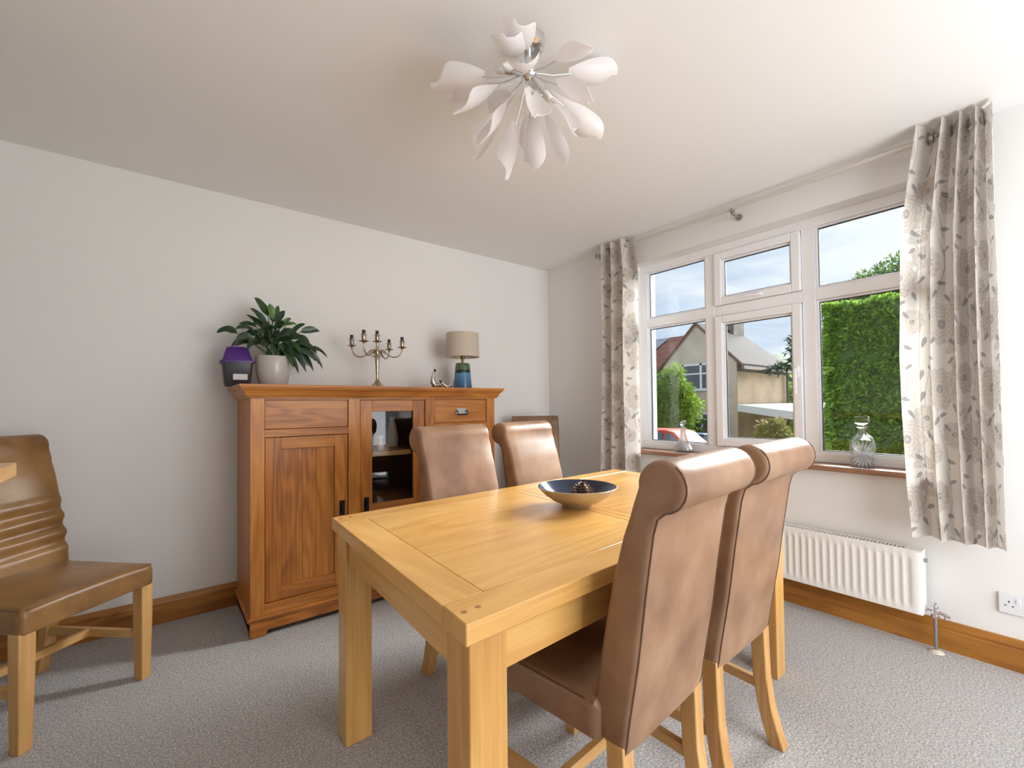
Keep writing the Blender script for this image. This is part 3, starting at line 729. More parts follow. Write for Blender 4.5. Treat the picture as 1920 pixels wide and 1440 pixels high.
# bowl and pine cone
def bowl():
    t = thing('bowl', 'wide shallow bowl, dark blue inside and cream outside, on the oak table', 'bowl', (-1.562, -1.852, TH))
    MB().lathe([(.045, .008), (.05, 0), (.056, 0), (.060, .009), (.09, .022), (.125, .046), (.150, .072), (.1525, .0755), (.1505, .077)], n=56, cap=False).build('outer_wall', plain('cream_stoneware', (.50, .43, .31), .4, var=.12, vscale=14), t, smooth=50)
    MB().lathe([(.1505, .077), (.1485, .0755), (.122, .050), (.088, .027), (.05, .014), (.001, .0125)], n=56, cap=False).build('glazed_inside', plain('navy_glaze', (.022, .032, .062), .16, var=.4, vscale=10), t, smooth=50)
    MB().lathe([(.045, .008), (.002, .0081)], n=40, cap=False).build('foot', bpy.data.materials['cream_stoneware'], t)
    p = thing('pine_cone', 'brown pine cone lying in the blue bowl', 'pine cone', (-1.548, -1.868, TH+.0135), .4); p.scale = (1.35, 1.35, 1.3)
    cm = plain('pine_cone_scale', (.13, .06, .035), .5, var=.4, vscale=60); tipm = plain('pine_cone_tip', (.36, .26, .20), .6)
    MB().lathe([(.004, .003), (.018, .012), (.021, .028), (.014, .048), (.003, .058)], n=14).build('core', cm, p, smooth=50)
    k = 0
    for ring in range(8):
        z = .006+ring*.0068; rad = [.017, .026, .031, .032, .030, .025, .018, .010][ring]
        for j in range([8, 10, 11, 11, 10, 9, 7, 5][ring]):
            a = 2*PI*j/[8, 10, 11, 11, 10, 9, 7, 5][ring]+ring*.31; d = Vector((math.cos(a), math.sin(a), 0)); s = Vector((-math.sin(a), math.cos(a), 0)); u = Vector((0, 0, 1))
            b0 = d*rad*.45+u*z; e1 = d*rad+u*(z+.004)
            vs = [b0-s*.003, b0+s*.003, e1+s*.0062, e1-s*.0062, e1+d*.0035+u*.0045, b0+u*.003]
            o = MB().add(vs, [(0, 1, 2, 3), (3, 2, 4), (0, 3, 4, 5), (1, 5, 4, 2), (0, 5, 1)]).build('cone_scale', cm if (j+ring) % 3 else tipm, p)
bowl()

# ------------------------------------------------------------------ decanters
GLASS = plain('cut_crystal', (1, 1, 1), .03, **{'Transmission Weight': 1.0, 'IOR': 1.5})
CUT = plain('frosted_cut_glass', (.95, .96, .97), .3, **{'Transmission Weight': .6, 'IOR': 1.5})
def brighten(m):
    t = m.node_tree; o = t.nodes['Material Output']; tr = N(t, 'ShaderNodeBsdfTransparent'); mx = N(t, 'ShaderNodeMixShader'); mx.inputs[0].default_value = .58
    L(t, t.nodes['Principled BSDF'].outputs[0], mx.inputs[1]); L(t, tr.outputs[0], mx.inputs[2]); L(t, mx.outputs[0], o.inputs['Surface'])
brighten(GLASS)
def decanters():
    t = thing('decanter', 'square cut-crystal whisky decanter with square stopper on the window sill', 'decanter', (.045, -2.362, .80), R(12))
    def sq(w, z, r=.010):
        o = []
        for cx, cy, a0 in ((w-r, w-r, 0), (-w+r, w-r, PI/2), (-w+r, -w+r, PI), (w-r, -w+r, 1.5*PI)):
            for k in range(4): a = a0+PI/2*k/3; o.append((cx+r*math.cos(a), cy+r*math.sin(a), z))
        return o
    MB().loft([sq(.046, 0), sq(.050, .004), sq(.050, .138), sq(.047, .150), sq(.036, .165, .02), sq(.022, .176, .02), sq(.017, .188, .016), sq(.017, .205, .016), sq(.024, .209, .02), sq(.024, .216, .02)]).build('body', GLASS, t, smooth=35)
    # hollow
    iv = MB().loft([sq(.040, .02), sq(.042, .026), sq(.042, .136), sq(.036, .150), sq(.016, .172, .014), sq(.011, .19, .010), sq(.011, .214, .010)])
    iv.f = [tuple(reversed(f)) for f in iv.f]
    iv.build('inside_wall', GLASS, t, smooth=35, flip=False)
    # cut fan facets proud of each face
    for q in range(4):
        a = q*PI/2; cs, sn = math.cos(a), math.sin(a); m = MB()
        for k in range(7):
            an = R(-48+16*k); L0, L1 = .012, .062+.012*math.cos(an)
            for sgn in (1, -1):
                dx, dz = math.sin(an)*sgn, math.cos(an)
                if sgn < 0: dz = -dz
                px, pz = -dz, dx
                P = [(dx*L0, dz*L0), (dx*(L0+L1)/2+px*.004, dz*(L0+L1)/2+pz*.004), (dx*L1, dz*L1), (dx*(L0+L1)/2-px*.004, dz*(L0+L1)/2-pz*.004)]
                vs = []
                for x, z in P:
                    x = max(-.046, min(.046, x)); vs.append((x*cs+.0503*sn, x*sn-.0503*cs, .072+z))
                xm, zm = (dx*(L0+L1)/2), .072+dz*(L0+L1)/2; xm = max(-.046, min(.046, xm))
                vs.append((xm*cs+.053*sn, xm*sn-.053*cs, zm))
                m.add(vs, [(0, 1, 4), (1, 2, 4), (2, 3, 4), (3, 0, 4), (3, 2, 1, 0)])
        m.build('cut_pattern', CUT, t)
    MB().loft([sq(.012, .205, .008), sq(.014, .222, .012), sq(.030, .232, .006), sq(.032, .240, .006), sq(.031, .262, .006), sq(.024, .268, .006)]).build('stopper', GLASS, t, smooth=30)
    t = thing('decanter', 'bell-shaped clear glass decanter with ball stopper, left on the sill', 'decanter', (.045, -1.345, .80))
    MB().lathe([(.060, 0), (.070, .003), (.074, .010), (.070, .022), (.050, .050), (.034, .082), (.024, .115), (.018, .14), (.017, .165), (.024, .168), (.024, .174), (.016, .176)], n=28).build('body', GLASS, t, smooth=35)
    iv = MB().lathe([(.055, .012), (.062, .018), (.044, .048), (.028, .082), (.018, .115), (.012, .14), (.011, .174)], n=28); iv.f = [tuple(reversed(f)) for f in iv.f]
    iv.build('inside_wall', GLASS, t, smooth=35, flip=False)
    m = MB().lathe([(.010, .16), (.013, .178), (.010, .186)], n=16); m.sphere((0, 0, .205), .022, 18, 12); m.build('stopper', GLASS, t, smooth=50)
decanters()

# ------------------------------------------------------------------ curtains
def floral(S, Z):
    """printed colour at cloth coordinates (metres): outlined peonies, stems and leaves on cream"""
    base = np.array([.72, .68, .63]); line = np.array([.24, .205, .20]); fill = np.array([.58, .515, .455]); dk = np.array([.20, .18, .185]); mid = np.array([.40, .355, .33])
    C = np.ones(S.shape+(3,))*base
    TX, TZ = .46, .52
    row = np.floor(Z/TZ); s = S+.5*TX*(row % 2)
    u = s-np.floor(s/TX)*TX; v = Z-row*TZ
    def paint(mask, col, a=1.):
        m = np.clip(mask, 0, 1)[..., None]*a
        C[:] = C*(1-m)+col*m
    def sm(d, w): return np.clip(1-np.abs(d)/w, 0, 1)
    w = .0028
    # stems
    for x0, amp, fr, ph, v0, v1 in ((.11, .022, 15, 0, .0, .40), (.33, .026, 13, 1.2, .22, .52), (.24, .03, 11, 2.4, .0, .30), (.40, .02, 17, .4, .0, .20)):
        xc = x0+amp*np.sin(fr*v+ph)
        paint(sm(u-xc, w)*((v > v0) & (v < v1)), dk*.9+.06, .8)
    # flowers
    def flower(cx, cz, Rr, n, rot, squash=1.):
        dx, dz = (u-cx), (v-cz)/squash
        r = np.hypot(dx, dz); th = np.arctan2(dz, dx)+rot
        outer = Rr*(.90+.10*np.abs(np.sin(th*n/2)))
        paint((r < outer)*1., fill, .62)
        for k, nk in ((1., n), (.80, n-1), (.60, n-2), (.40, max(5, n-4)), (.22, 5)):
            b = Rr*k*(.86+.16*np.abs(np.sin(th*nk/2+k*3)))
            paint(sm(r-b*.965, w)*1., base*1.08, .75); paint(sm(r-b, w*.9)*1., line, .72)
            paint(((r < b) & (r > b*.90))*1., fill*.9, .25)
        # radial petal veins
        rad = np.abs(np.sin(th*n/2+r*18))
        paint(((rad < .12) & (r > Rr*.25) & (r < outer*.98))*1., base*1.05, .45)
        q = r < Rr*.20
        paint((q & (np.abs(np.sin(th*3.5)) > .45) & (r > Rr*.05))*1., dk, .75)
    flower(.115, .385, .092, 11, .3); flower(.325, .155, .084, 10, 1.1, 1.1); flower(.27, .44, .048, 8, .5); flower(.06, .11, .055, 8, .2, 1.2); flower(.39, .36, .056, 9, .9); flower(.215, .285, .062, 9, .1, .95); flower(.445, .065, .055, 8, 1.6); flower(.015, .265, .05, 8, .7, 1.1); flower(.19, .505, .05, 8, 2.)
    # leaves
    def leaf(cx, cz, ln, wd, ang, col=dk):
        ca, sa = np.cos(ang), np.sin(ang)
        a = (u-cx)*ca+(v-cz)*sa; b = -(u-cx)*sa+(v-cz)*ca
        tt = a/ln
        half = wd*np.sqrt(np.clip(1-tt*tt, 0, 1))*(1-.35*tt)
        ins = (np.abs(tt) < 1) & (np.abs(b) < half)
        paint(ins*1., col, .78); paint((ins & (np.abs(b) < .0012))*1., base, .5)
    for q in ((.145, .27, .030, .010, .9), (.08, .25, .028, .009, 2.2), (.12, .20, .026, .010, .3), (.30, .30, .03, .011, 2.3), (.36, .33, .028, .010, .7), (.34, .27, .026, .009, -.4), (.20, .09, .03, .010, 1.9), (.25, .06, .026, .009, .5),
              (.17, .47, .030, .010, .6), (.06, .46, .028, .010, 2.4), (.40, .24, .026, .009, 1.2), (.43, .06, .028, .010, 1.0), (.39, .03, .024, .009, 2.4), (.22, .36, .022, .008, 1.4), (.37, .48, .028, .010, .4), (.14, .05, .024, .008, 2.6), (.20, .19, .032, .011, 2.0), (.235, .375, .030, .010, .9), (.445, .46, .03, .011, 1.9), (.03, .355, .03, .010, 1.1), (.27, .015, .028, .009, .2), (.43, .17, .028, .010, 2.6)):
        leaf(q[0], q[1], q[2]*.85, q[3]*.85, q[4])
    return C
def curtain_mat():
    m = bpy.data.materials.new('floral_curtain_cloth'); m.use_nodes = True; t = m.node_tree; b = t.nodes['Principled BSDF']; o = t.nodes['Material Output']
    a = N(t, 'ShaderNodeVertexColor', layer_name='print'); co = N(t, 'ShaderNodeTexCoord')
    b.inputs['Roughness'].default_value = .9; b.inputs['Specular IOR Level'].default_value = .15
    L(t, a.outputs['Color'], b.inputs['Base Color'])
    n = N(t, 'ShaderNodeTexNoise'); n.inputs['Scale'].default_value = 600; L(t, co.outputs['Object'], n.inputs['Vector'])
    bp = N(t, 'ShaderNodeBump'); bp.inputs['Strength'].default_value = .2; bp.inputs['Distance'].default_value = .001; L(t, n.outputs['Fac'], bp.inputs['Height']); L(t, bp.outputs[0], b.inputs['Normal'])
    ts = N(t, 'ShaderNodeBsdfTranslucent'); L(t, a.outputs['Color'], ts.inputs['Color'])
    mx = N(t, 'ShaderNodeMixShader'); mx.inputs[0].default_value = .35; L(t, b.outputs[0], mx.inputs[1]); L(t, ts.outputs[0], mx.inputs[2]); L(t, mx.outputs[0], o.inputs['Surface'])
    return m
CURT = curtain_mat()
ZP = 2.345; XP = -.068
def curtain(label, yl, yr, warp, phase, ztop, zbot, res, nf, amp, s0):
    """yl(z), yr(z): edges; y decreases from left edge to right edge in the photo"""
    base = (XP, (yl(1.4)+yr(1.4))/2, zbot)
    t = thing('curtain', label, 'curtain', base, 0)
    ns = int(1.0/res*.9); nz = int((ztop-zbot)/res)
    s = np.linspace(0, 1, ns); z = np.linspace(zbot, ztop, nz)
    Sg, Zg = np.meshgrid(s, z)
    wS = np.array([warp(q) for q in s])[None, :]
    ph = 2*PI*nf*wS+phase+.35*np.sin(Zg*1.7)*np.sin(5*Sg)
    a = amp*(1+.25*np.sin(3.1*Zg+4*Sg))*(.85+.15*np.cos(7*Sg))
    X = XP-.030+a*np.sin(ph)+.010*np.sin(2*ph+1.)
    YL = np.array([yl(q) for q in z])[:, None]; YR = np.array([yr(q) for q in z])[:, None]
    Y = YL+(YR-YL)*(Sg+.018*np.sin(2*ph))
    Zz = Zg+0*.0
    # cloth arc length at mid height for the print
    i = nz//2; arc = np.concatenate([[0], np.cumsum(np.hypot(np.diff(X[i]), np.diff(Y[i])))])
    Cc = floral(np.broadcast_to(arc[None, :]+s0, Sg.shape), ztop-Zg)
    V = np.stack([X-base[0], Y-base[1], Zz-base[2]], -1).reshape(-1, 3)
    idx = np.arange(ns*nz).reshape(nz, ns)
    F = np.stack([idx[:-1, :-1], idx[:-1, 1:], idx[1:, 1:], idx[1:, :-1]], -1).reshape(-1, 4)
    raw_mesh('cloth', V, F, CURT, t, 4, Cc.reshape(-1, 3), True)
    # eyelets where the cloth crosses the pole
    zi = int(np.argmin(abs(z-ZP))); xs = X[zi]-XP
    for k in range(ns-1):
        if xs[k]*xs[k+1] < 0:
            y = (Y[zi, k]+Y[zi, k+1])/2; rg = []
            for j in range(16):
                aa = 2*PI*j/16; rg.append([(0+(.0235+.0045*math.cos(b))*math.cos(aa), y-base[1]+.003*math.sin(b), ZP-base[2]+(.0235+.0045*math.cos(b))*math.sin(aa)) for b in (0, PI/2, PI, 1.5*PI)])
            rg.append(rg[0])
            MB().loft(rg, True, False).build('eyelet_ring', STEEL, t, smooth=60)
    return t
lerp = lambda a, b, s: a+(b-a)*s
def ylR(z):
    return float(np.interp(z, [.5, .75, 1.1, 1.35, 1.9, 2.2, 2.4], [-2.59, -2.574, -2.562, -2.558, -2.572, -2.61, -2.64]))
curtain('cream floral curtain hanging at the right side of the window', ylR, lambda z: -2.872, lambda s: s**1.35, -.9, 2.392, .525, .0036, 4.0, .047, .1)
curtain('cream floral curtain hanging at the left side of the window near the corner', lambda z: float(np.interp(z, [.5, 1.2, 2.4], [-.725, -.74, -.765])), lambda z: float(np.interp(z, [.5, 1.2, 2.1, 2.4], [-1.088, -1.09, -1.098, -1.06])), lambda s: s**.75, 1.2, 2.388, .525, .005, 3.4, .038, .25)
def pole():
    t = thing('curtain_pole', 'thin white metal curtain pole with round bracket above the window', 'curtain pole', (XP, -1.8, ZP))
    MB().tube([(0, 1.12, 0), (0, -.985, 0)], .0125, 16).build('rod', plain('pale_metal', (.66, .64, .61), .35, .3), t, smooth=60)
    for y in (1.12,): MB().sphere((0, y, 0), .02).build('finial', STEEL, t, smooth=60)
    for y in (.03, 1.085, -1.0):
        MB().lathe([(.020, 0), (.020, .006), (.010, .010)], (0, 0, 0), 20)
        b = MB(); b.tube([(.086, y, -.035), (.080, y, -.035)], .020, 18); b.tube([(.082, y, -.035), (.0, y, -.035), (-.004, y, -.028)], .0085, 12); b.tube([(0, y-.007, -.018), (0, y+.007, -.018)], .018, 16)
        b.build('bracket', STEEL, t, smooth=50)
pole()

# ------------------------------------------------------------------ radiator
def radiator():
    y0, y1, z0, z1 = -2.602, -1.25, .160, .452; xf, xb = -.088, -.018
    base = (-.05, -1.926, z0)
    t = thing('radiator', 'long white panel radiator under the window sill', 'radiator', base); K = dict(off=base)
    # pressed front panel with vertical flutes
    n = 40; pit = (y1-y0-.06)/n; ys = []
    prof = [(y0, xf+.004), (y0+.004, xf), (y0+.03, xf)]
    for k in range(n):
        a = y0+.03+k*pit
        prof += [(a+pit*.28, xf), (a+pit*.40, xf+.0035), (a+pit*.88, xf+.0035), (a+pit, xf)]
    prof += [(y1-.004, xf), (y1, xf+.004)]
    m = MB()
    def row(z, flat): return [(xf+.0 if (flat and 2 < i < len(prof)-3) else x, y, z) for i, (y, x) in enumerate(prof)]
    m.loft([row(z0, True), row(z0+.028, True), row(z0+.045, False), row(z1-.052, False), row(z1-.036, True), row(z1-.008, True)], closed=False)
    m.build('front_panel', WHITE_METAL, t, smooth=45, **K)
    MB().box(xb-.012, xb, y0+.01, y1-.01, z0+.005, z1-.01).box(xf+.002, xf+.0095, y0+.002, y1-.002, z0, z0+.004).build('rear_panel', WHITE_METAL, t, **K)
    for y in (y0-.002, y1-.002): MB().box(xf+.004, xb, y, y+.004, z0+.002, z1-.001).build('side_cover', WHITE_METAL, t, bevel=.0012, **K)
    # top grille
    g = MB().box(xf, xf+.012, y0, y1, z1-.008, z1).box(xb-.012, xb, y0, y1, z1-.006, z1)
    g.box(xf+.012, xb-.012, y0, y0+.06, z1-.004, z1).box(xf+.012, xb-.012, y1-.06, y1, z1-.004, z1)
    gr = g.build('top_grille', WHITE_METAL, t, **K)
    k = 0; y = y0+.06
    bars = MB()
    while y < y1-.06: bars.box(xf+.012, xb-.012, y, y+.0050, z1-.004, z1-.0005); y += .0150
    o = bars.build('grille_bars', WHITE_METAL, gr, **K); o['kind'] = 'stuff'
    MB().box(xf+.012, xb-.0125, y0+.01, y1-.01, z0+.03, z1-.009).build('convector_core', plain('shadowed_fins', (.07, .07, .07), .6), t, **K)  # core coloured dark to stand for the shade between the grille bars
    for z in (z1-.045,): MB().tube([(xf+.035, y0, z), (xf+.035, y0-.014, z)], .010, 10).build('bleed_plug', STEEL, t, smooth=40, **K)
    # valve and tail pipe
    yv = y0-.036; xv = xf+.035
    v = MB(); zc = z0+.028
    v.tube([(xv, y0, zc), (xv, y0-.008, zc)], .013, 6); v.tube([(xv, y0-.008, zc), (xv, yv, zc)], .008, 12); v.tube([(xv, yv, zc-.028), (xv, yv, zc+.020)], .0125, 14); v.tube([(xv, yv, zc+.02), (xv, yv, zc+.034)], .006, 10)
    v.tube([(xv, yv, zc-.004), (xv-.006, yv-.03, zc-.006), (xv-.010, yv-.05, zc-.012)], [.0085, .008, .0075], 10)
    v.tube([(xv, yv, zc-.032), (xv, yv, zc-.020)], .0155, 6); v.tube([(xv-.008, yv-.03, zc-.006), (xv-.016, yv-.036, zc-.03)], .003, 8)
    vo = v.build('valve', CHROME, t, smooth=40, **K)
    MB().tube([(xv, yv, zc-.03), (xv, yv, .006)], .0075, 12).build('pipe', STEEL, t, smooth=40, **K)
    MB().lathe([(.009, .012), (.014, .008), (.026, .004), (.028, 0)], (xv, yv, .0), 20).build('pipe_collar', plain('cream_plastic', (.70, .66, .55), .4), t, smooth=40, **K)
radiator()
def socket():
    base = (WX-.005, -2.902, .275)
    t = thing('wall_socket', 'white double plug socket on the wall right of the radiator', 'socket', base)
    MB().box(-.004, .004, -.073, .073, -.043, .043).build('face_plate', PLASTIC, t, bevel=.003)
    for s in (.036, -.036):
        sg = 1 if s > 0 else 1
        h = MB(); yc = s*.88+.010
        h.box(-.0046, -.0036, yc-.002, yc+.002, .006, .013); h.box(-.0046, -.0036, yc-.014, yc-.008, -.010, -.006); h.box(-.0046, -.0036, yc+.008, yc+.014, -.010, -.006)
        h.build('pin_holes', DARK, t)
        MB().box(-.007, -.0035, yc-.034, yc-.020, .006, .026).build('rocker_switch', PLASTIC, t, bevel=.0015)
socket()
# thick oak mantel shelf at the left
m = MB().box(-3.46, -3.155, -2.72, -1.18, .955, .997).build('mantel_shelf', OAK['y'], bevel=.004)
tag(m, 'end of a thick rough oak shelf jutting in at the left edge', 'shelf')

# ------------------------------------------------------------------ ceiling light
def ceiling_light():
    O = Vector((-1.844, -1.919, 2.285))
    t = thing('ceiling_light', 'chrome ceiling light with a burst of frosted white petals', 'light', (O.x, O.y, 2.40))
    o = (O.x, O.y, 2.40)
    MB().lathe([(.058, 0), (.058, -.012), (.052, -.030), (.040, -.034), (.012, -.036)], n=36).build('ceiling_cup', CHROME, t, smooth=35)
    MB().tube([(0, 0, -.03), (0, 0, -.09)], .011, 16).build('stem', CHROME, t, smooth=50)
    MB().sphere((0, 0, -.115), .03, 20, 12, (1, 1, .9)).build('hub', CHROME, t, smooth=50)
    m = bpy.data.materials.new('frosted_petal'); m.use_nodes = True; tt = m.node_tree; b = tt.nodes['Principled BSDF']; ou = tt.nodes['Material Output']
    b.inputs['Base Color'].default_value = (.94, .92, .92, 1); b.inputs['Roughness'].default_value = .32
    ts = N(tt, 'ShaderNodeBsdfTranslucent'); ts.inputs['Color'].default_value = (.94, .91, .91, 1)
    mx = N(tt, 'ShaderNodeMixShader'); mx.inputs[0].default_value = .42; tr = N(tt, 'ShaderNodeBsdfTransparent'); mx2 = N(tt, 'ShaderNodeMixShader'); mx2.inputs[0].default_value = .14
    L(tt, b.outputs[0], mx.inputs[1]); L(tt, ts.outputs[0], mx.inputs[2]); L(tt, mx.outputs[0], mx2.inputs[1]); L(tt, tr.outputs[0], mx2.inputs[2]); L(tt, mx2.outputs[0], ou.inputs['Surface'])
    hub = Vector((0, 0, -.115))
    tips = [(-.20, -.19, -.07), (-.244, -.184, -.105), (-.25, .175, -.033), (-.259, .061, -.196), (-.179, .035, -.275), (-.063, .266, -.184), (.013, .165, -.275), (.021, .004, -.329), (.127, -.047, -.301),
            (.054, -.179, -.272), (.295, -.051, -.138), (.047, -.252, -.208), (.292, -.12, .06), (-.02, -.28, -.10), (-.194, -.205, -.171), (-.10, -.16, -.265), (.27, .10, .05), (.06, .29, .05), (-.13, .29, .03), (.20, .22, -.12)]
    rnd = random.Random(11)
    cyaxis = Vector((0, 0, 1))
    for i, tp in enumerate(tips):
        d = Vector(tp).normalized(); Lp = .168; r0_ = .150
        a = rnd.uniform(-.5, .5)
        side = d.cross(cyaxis).normalized(); side = (Matrix.Rotation(a, 3, d) @ side); nn = side.cross(d).normalized()
        if nn.z < 0: nn = -nn                                   # the hollow looks up, the back shows from below
        rings = []; nu, nv = 14, 11; th = .0016
        pin, pout = [], []
        for k in range(nu+1):
            u = math.sin(PI/2*k/nu)**.9
            w = (.016+.047*math.sin(PI/2*min(1, u/.72)))*(1 if u < .70 else math.sqrt(max(0.004, 1-((u-.70)/.30)**2)))
            rad = .040+.016*u
            for j in range(nv):
                q = -1+2*j/(nv-1); aa = q*w/rad
                skew = .022*q*u*u
                c = hub+d*(r0_+Lp*u+skew)-nn*(.022*math.sin(PI*u*.8))
                for lst, rr2 in ((pin, rad-th), (pout, rad)):
                    lst.append(c+side*(rr2*math.sin(aa))+nn*(rad-rr2*math.cos(aa)))
        m_ = MB(); nvv = nv
        vs = pin+pout; o2 = len(pin); fs = []
        for k in range(nu):
            for j in range(nv-1):
                A, B, C_, D = k*nv+j, k*nv+j+1, (k+1)*nv+j+1, (k+1)*nv+j
                fs += [(A, B, C_, D), (o2+D, o2+C_, o2+B, o2+A)]
        for k in range(nu):
            for j, rev in ((0, 0), (nv-1, 1)):
                A, D = k*nv+j, (k+1)*nv+j; fs.append((A, D, o2+D, o2+A) if rev else (o2+A, o2+D, D, A))
        for j in range(nv-1):
            fs.append((j, o2+j, o2+j+1, j+1)); A = nu*nv+j; fs.append((A, A+1, o2+A+1, o2+A))
        pe = MB().add(vs, fs).build('petal', m, t, smooth=50)
        bend = hub+d*.09+Vector((0, 0, -.008))
        MB().tube([hub+d*.02, bend, hub+d*(r0_+.03)], .0022, 8).build('arm', CHROME, pe, smooth=60)
    bulbm = plain('opal_bulb', (.85, .84, .80), .25)
    for d in ((-.8, -.1, -.25), (.45, -.35, -.72), (-.35, .6, .25), (.7, .5, -.1)):
        d = Vector(d).normalized()
        h = MB().tube([hub+d*.025, hub+d*.085], .0125, 14).build('lamp_holder', CHROME, t, smooth=40)
        MB().tube([hub+d*.085, hub+d*.095, hub+d*.115, hub+d*.130], [.009, .0125, .012, .004], 14).build('bulb', bulbm, h, smooth=60)
ceiling_light()

# ------------------------------------------------------------------ outside
def gz(x): return -.45-.070*x
g = MB(); g.add([(.4, -30, gz(.4)), (90, -30, -3.2), (90, 90, -3.2), (.4, 90, gz(.4)), (20, -30, gz(20)), (20, 90, gz(20))], [(0, 4, 5, 3), (4, 1, 2, 5)])
struct(g.build('ground', plain('grey_green_ground', (.16, .16, .11), .9, var=.3, vscale=.6)))
def leaves(name, pts, nrm, size, m, parent, per=3, spread=.8, aspect=.3, droop=0., seed=1, hori=0.):
    """clumps of pointed leaflets, each a folded diamond of 2 triangles as a quad"""
    rg = np.random.default_rng(seed); n = len(pts); P = np.repeat(pts, per, 0); Nn = np.repeat(nrm, per, 0)
    d = Nn+rg.normal(0, spread, P.shape); d[:, 2] -= droop; d[:, 2] *= (1-hori); d /= np.linalg.norm(d, axis=1)[:, None]
    s = np.cross(d, rg.normal(0, 1, P.shape)); s /= np.linalg.norm(s, axis=1)[:, None]
    Ln = (size*rg.uniform(.6, 1.3, len(P)))[:, None]; W = Ln*aspect*.5
    b = P; mid = P+d*Ln*.45
    V = np.stack([b, mid+s*W, P+d*Ln, mid-s*W], 1).reshape(-1, 3)
    F = np.arange(len(V)).reshape(-1, 4)
    o = raw_mesh(name, V, F, m, parent, 4); o['kind'] = 'stuff'; return o
HM = leafmat('conifer_hedge_green', (.075, .15, .018), (.20, .38, .035), (.38, .58, .075), .45)
def hedge():
    x0, x1, y0, y1, z0, z1 = 5., 6.6, -5.2, -.66, -1.0, 2.62
    base = (5.8, -2.9, gz(5.8))
    t = thing('hedge', 'tall clipped green conifer hedge filling the right-hand window pane', 'hedge', base)
    # slightly bumpy core
    n, k = 40, 36; ys = np.linspace(y0+.1, y1-.1, n); zs = np.linspace(z0, z1-.1, k)
    m = MB().box(x0+.12, x1-.1, y0+.12, y1-.12, z0, z1-.12); m.build('branches', plain('hedge_inside', (.055, .11, .02), .9), t, off=base)
    rg = np.random.default_rng(5); pts, nr = [], []
    def lump(a, b): return .05*np.sin(a*5.3+1)*np.sin(b*6.1)+.06*np.sin(a*9+2*np.sin(b*5))*np.sin(b*21+2*np.sin(a*6))
    nn = 30000; yy = rg.uniform(y0, y1, nn); zz = rg.uniform(z0, z1, nn); kp = (zz > -.3); yy, zz = yy[kp], zz[kp]
    edge = np.clip((y1-yy)/.25, 0, 1); edget = np.clip((z1-zz)/.25, 0, 1)
    xx = x0+.10-lump(yy, zz)+rg.uniform(-.02, .09, len(yy))+.22*(1-np.sqrt(edge))+.2*(1-np.sqrt(edget))
    pts.append(np.stack([xx, yy, zz], 1)); nr.append(np.tile([-.85, 0, -.12], (len(yy), 1)))
    nn = 4500; xx = rg.uniform(x0+.05, x1, nn); zz = rg.uniform(-.3, z1, nn); yy = y1-.08+lump(xx, zz)-rg.uniform(0, .08, nn)
    pts.append(np.stack([xx, yy, zz], 1)); nr.append(np.tile([-.1, .8, .1], (nn, 1)))
    nn = 4500; xx = rg.uniform(x0+.05, x1, nn); yy = rg.uniform(y0, y1, nn); zz = z1-.06+lump(xx, yy)-rg.uniform(0, .08, nn)
    pts.append(np.stack([xx, yy, zz], 1)); nr.append(np.tile([-.1, .0, .9], (nn, 1)))
    P = np.concatenate(pts)-np.array(base); Q = np.concatenate(nr)
    leaves('foliage', P, Q, .092, HM, t, 6, .58, .30, .04, 6, .2)
hedge()
def blob_pts(c, r, n, seed, shell=.55):
    rg = np.random.default_rng(seed); d = rg.normal(0, 1, (n, 3)); d /= np.linalg.norm(d, axis=1)[:, None]
    rad = rg.uniform(shell, 1, n)[:, None]*(1+.18*np.sin(d[:, :1]*7+seed)*np.sin(d[:, 2:]*6))
    return np.array(c)+d*rad*np.array(r), d
def bush(name, label, cat, c, r, n, m, size, seed, stem_r=.05, per=4, aspect=.3, droop=.2, zg=None):
    zg = gz(c[0]) if zg is None else zg
    base = (c[0], c[1], zg); t = thing(name, label, cat, base)
    P, D = blob_pts(c, r, n, seed); leaves('foliage', P-np.array(base), D, size, m, t, per, .6, aspect, droop, seed)
    MB().tube([(0, 0, 0), (.03, .02, (c[2]-zg)*.5), (0, 0, c[2]-zg+r[2]*.4)], [stem_r, stem_r*.8, stem_r*.3], 8).build('trunk', plain('bark_brown', (.09, .06, .04), .9) if 'bark_brown' not in bpy.data.materials else bpy.data.materials['bark_brown'], t, smooth=60)
    return t
BB = leafmat('bamboo_green', (.13, .25, .025), (.27, .45, .05), (.45, .62, .11), .45)
DK = leafmat('dull_hedge_green', (.06, .12, .03), (.10, .20, .05), (.17, .29, .08), .3)
CON = leafmat('dark_conifer', (.012, .03, .012), (.03, .06, .025), (.06, .10, .04), .2)
def shrub():
    # loose bamboo clump: several overlapping canes
    base = (16.5, 8.9, gz(16.5)); t = thing('bamboo_shrub', 'bright green feathery shrub in front of the pebbledash house', 'shrub', base)
    P, D = [], []
    for k, (dy, z, ry, rz) in enumerate(((.1, 1.2, .75, .75), (.6, .85, .65, .6), (-.5, 1.0, .6, .6), (.2, 1.95, .45, .55), (.75, 1.5, .4, .55), (-.35, 1.55, .35, .5), (0, .4, .9, .7), (-.1, 2.35, .18, .35))):
        a, b = blob_pts((16.5, 8.9+dy*1.22, 1.146+(z-1.146)*1.22), (.7, ry*1.22, rz*1.22), 900 if k < 7 else 220, 20+k, .3); P.append(a); D.append(b)
    leaves('foliage', np.concatenate(P)-np.array(base), np.concatenate(D), .20, BB, t, 3, .6, .22, .5, 9)
    for k in range(5): MB().tube([(0, -.3+.15*k, 0), (.05*k-.1, -.45+.24*k, 2.9)], [.02, .008], 6).build('cane', plain('cane_green', (.2, .25, .06), .6) if 'cane_green' not in bpy.data.materials else bpy.data.materials['cane_green'], t)
shrub()
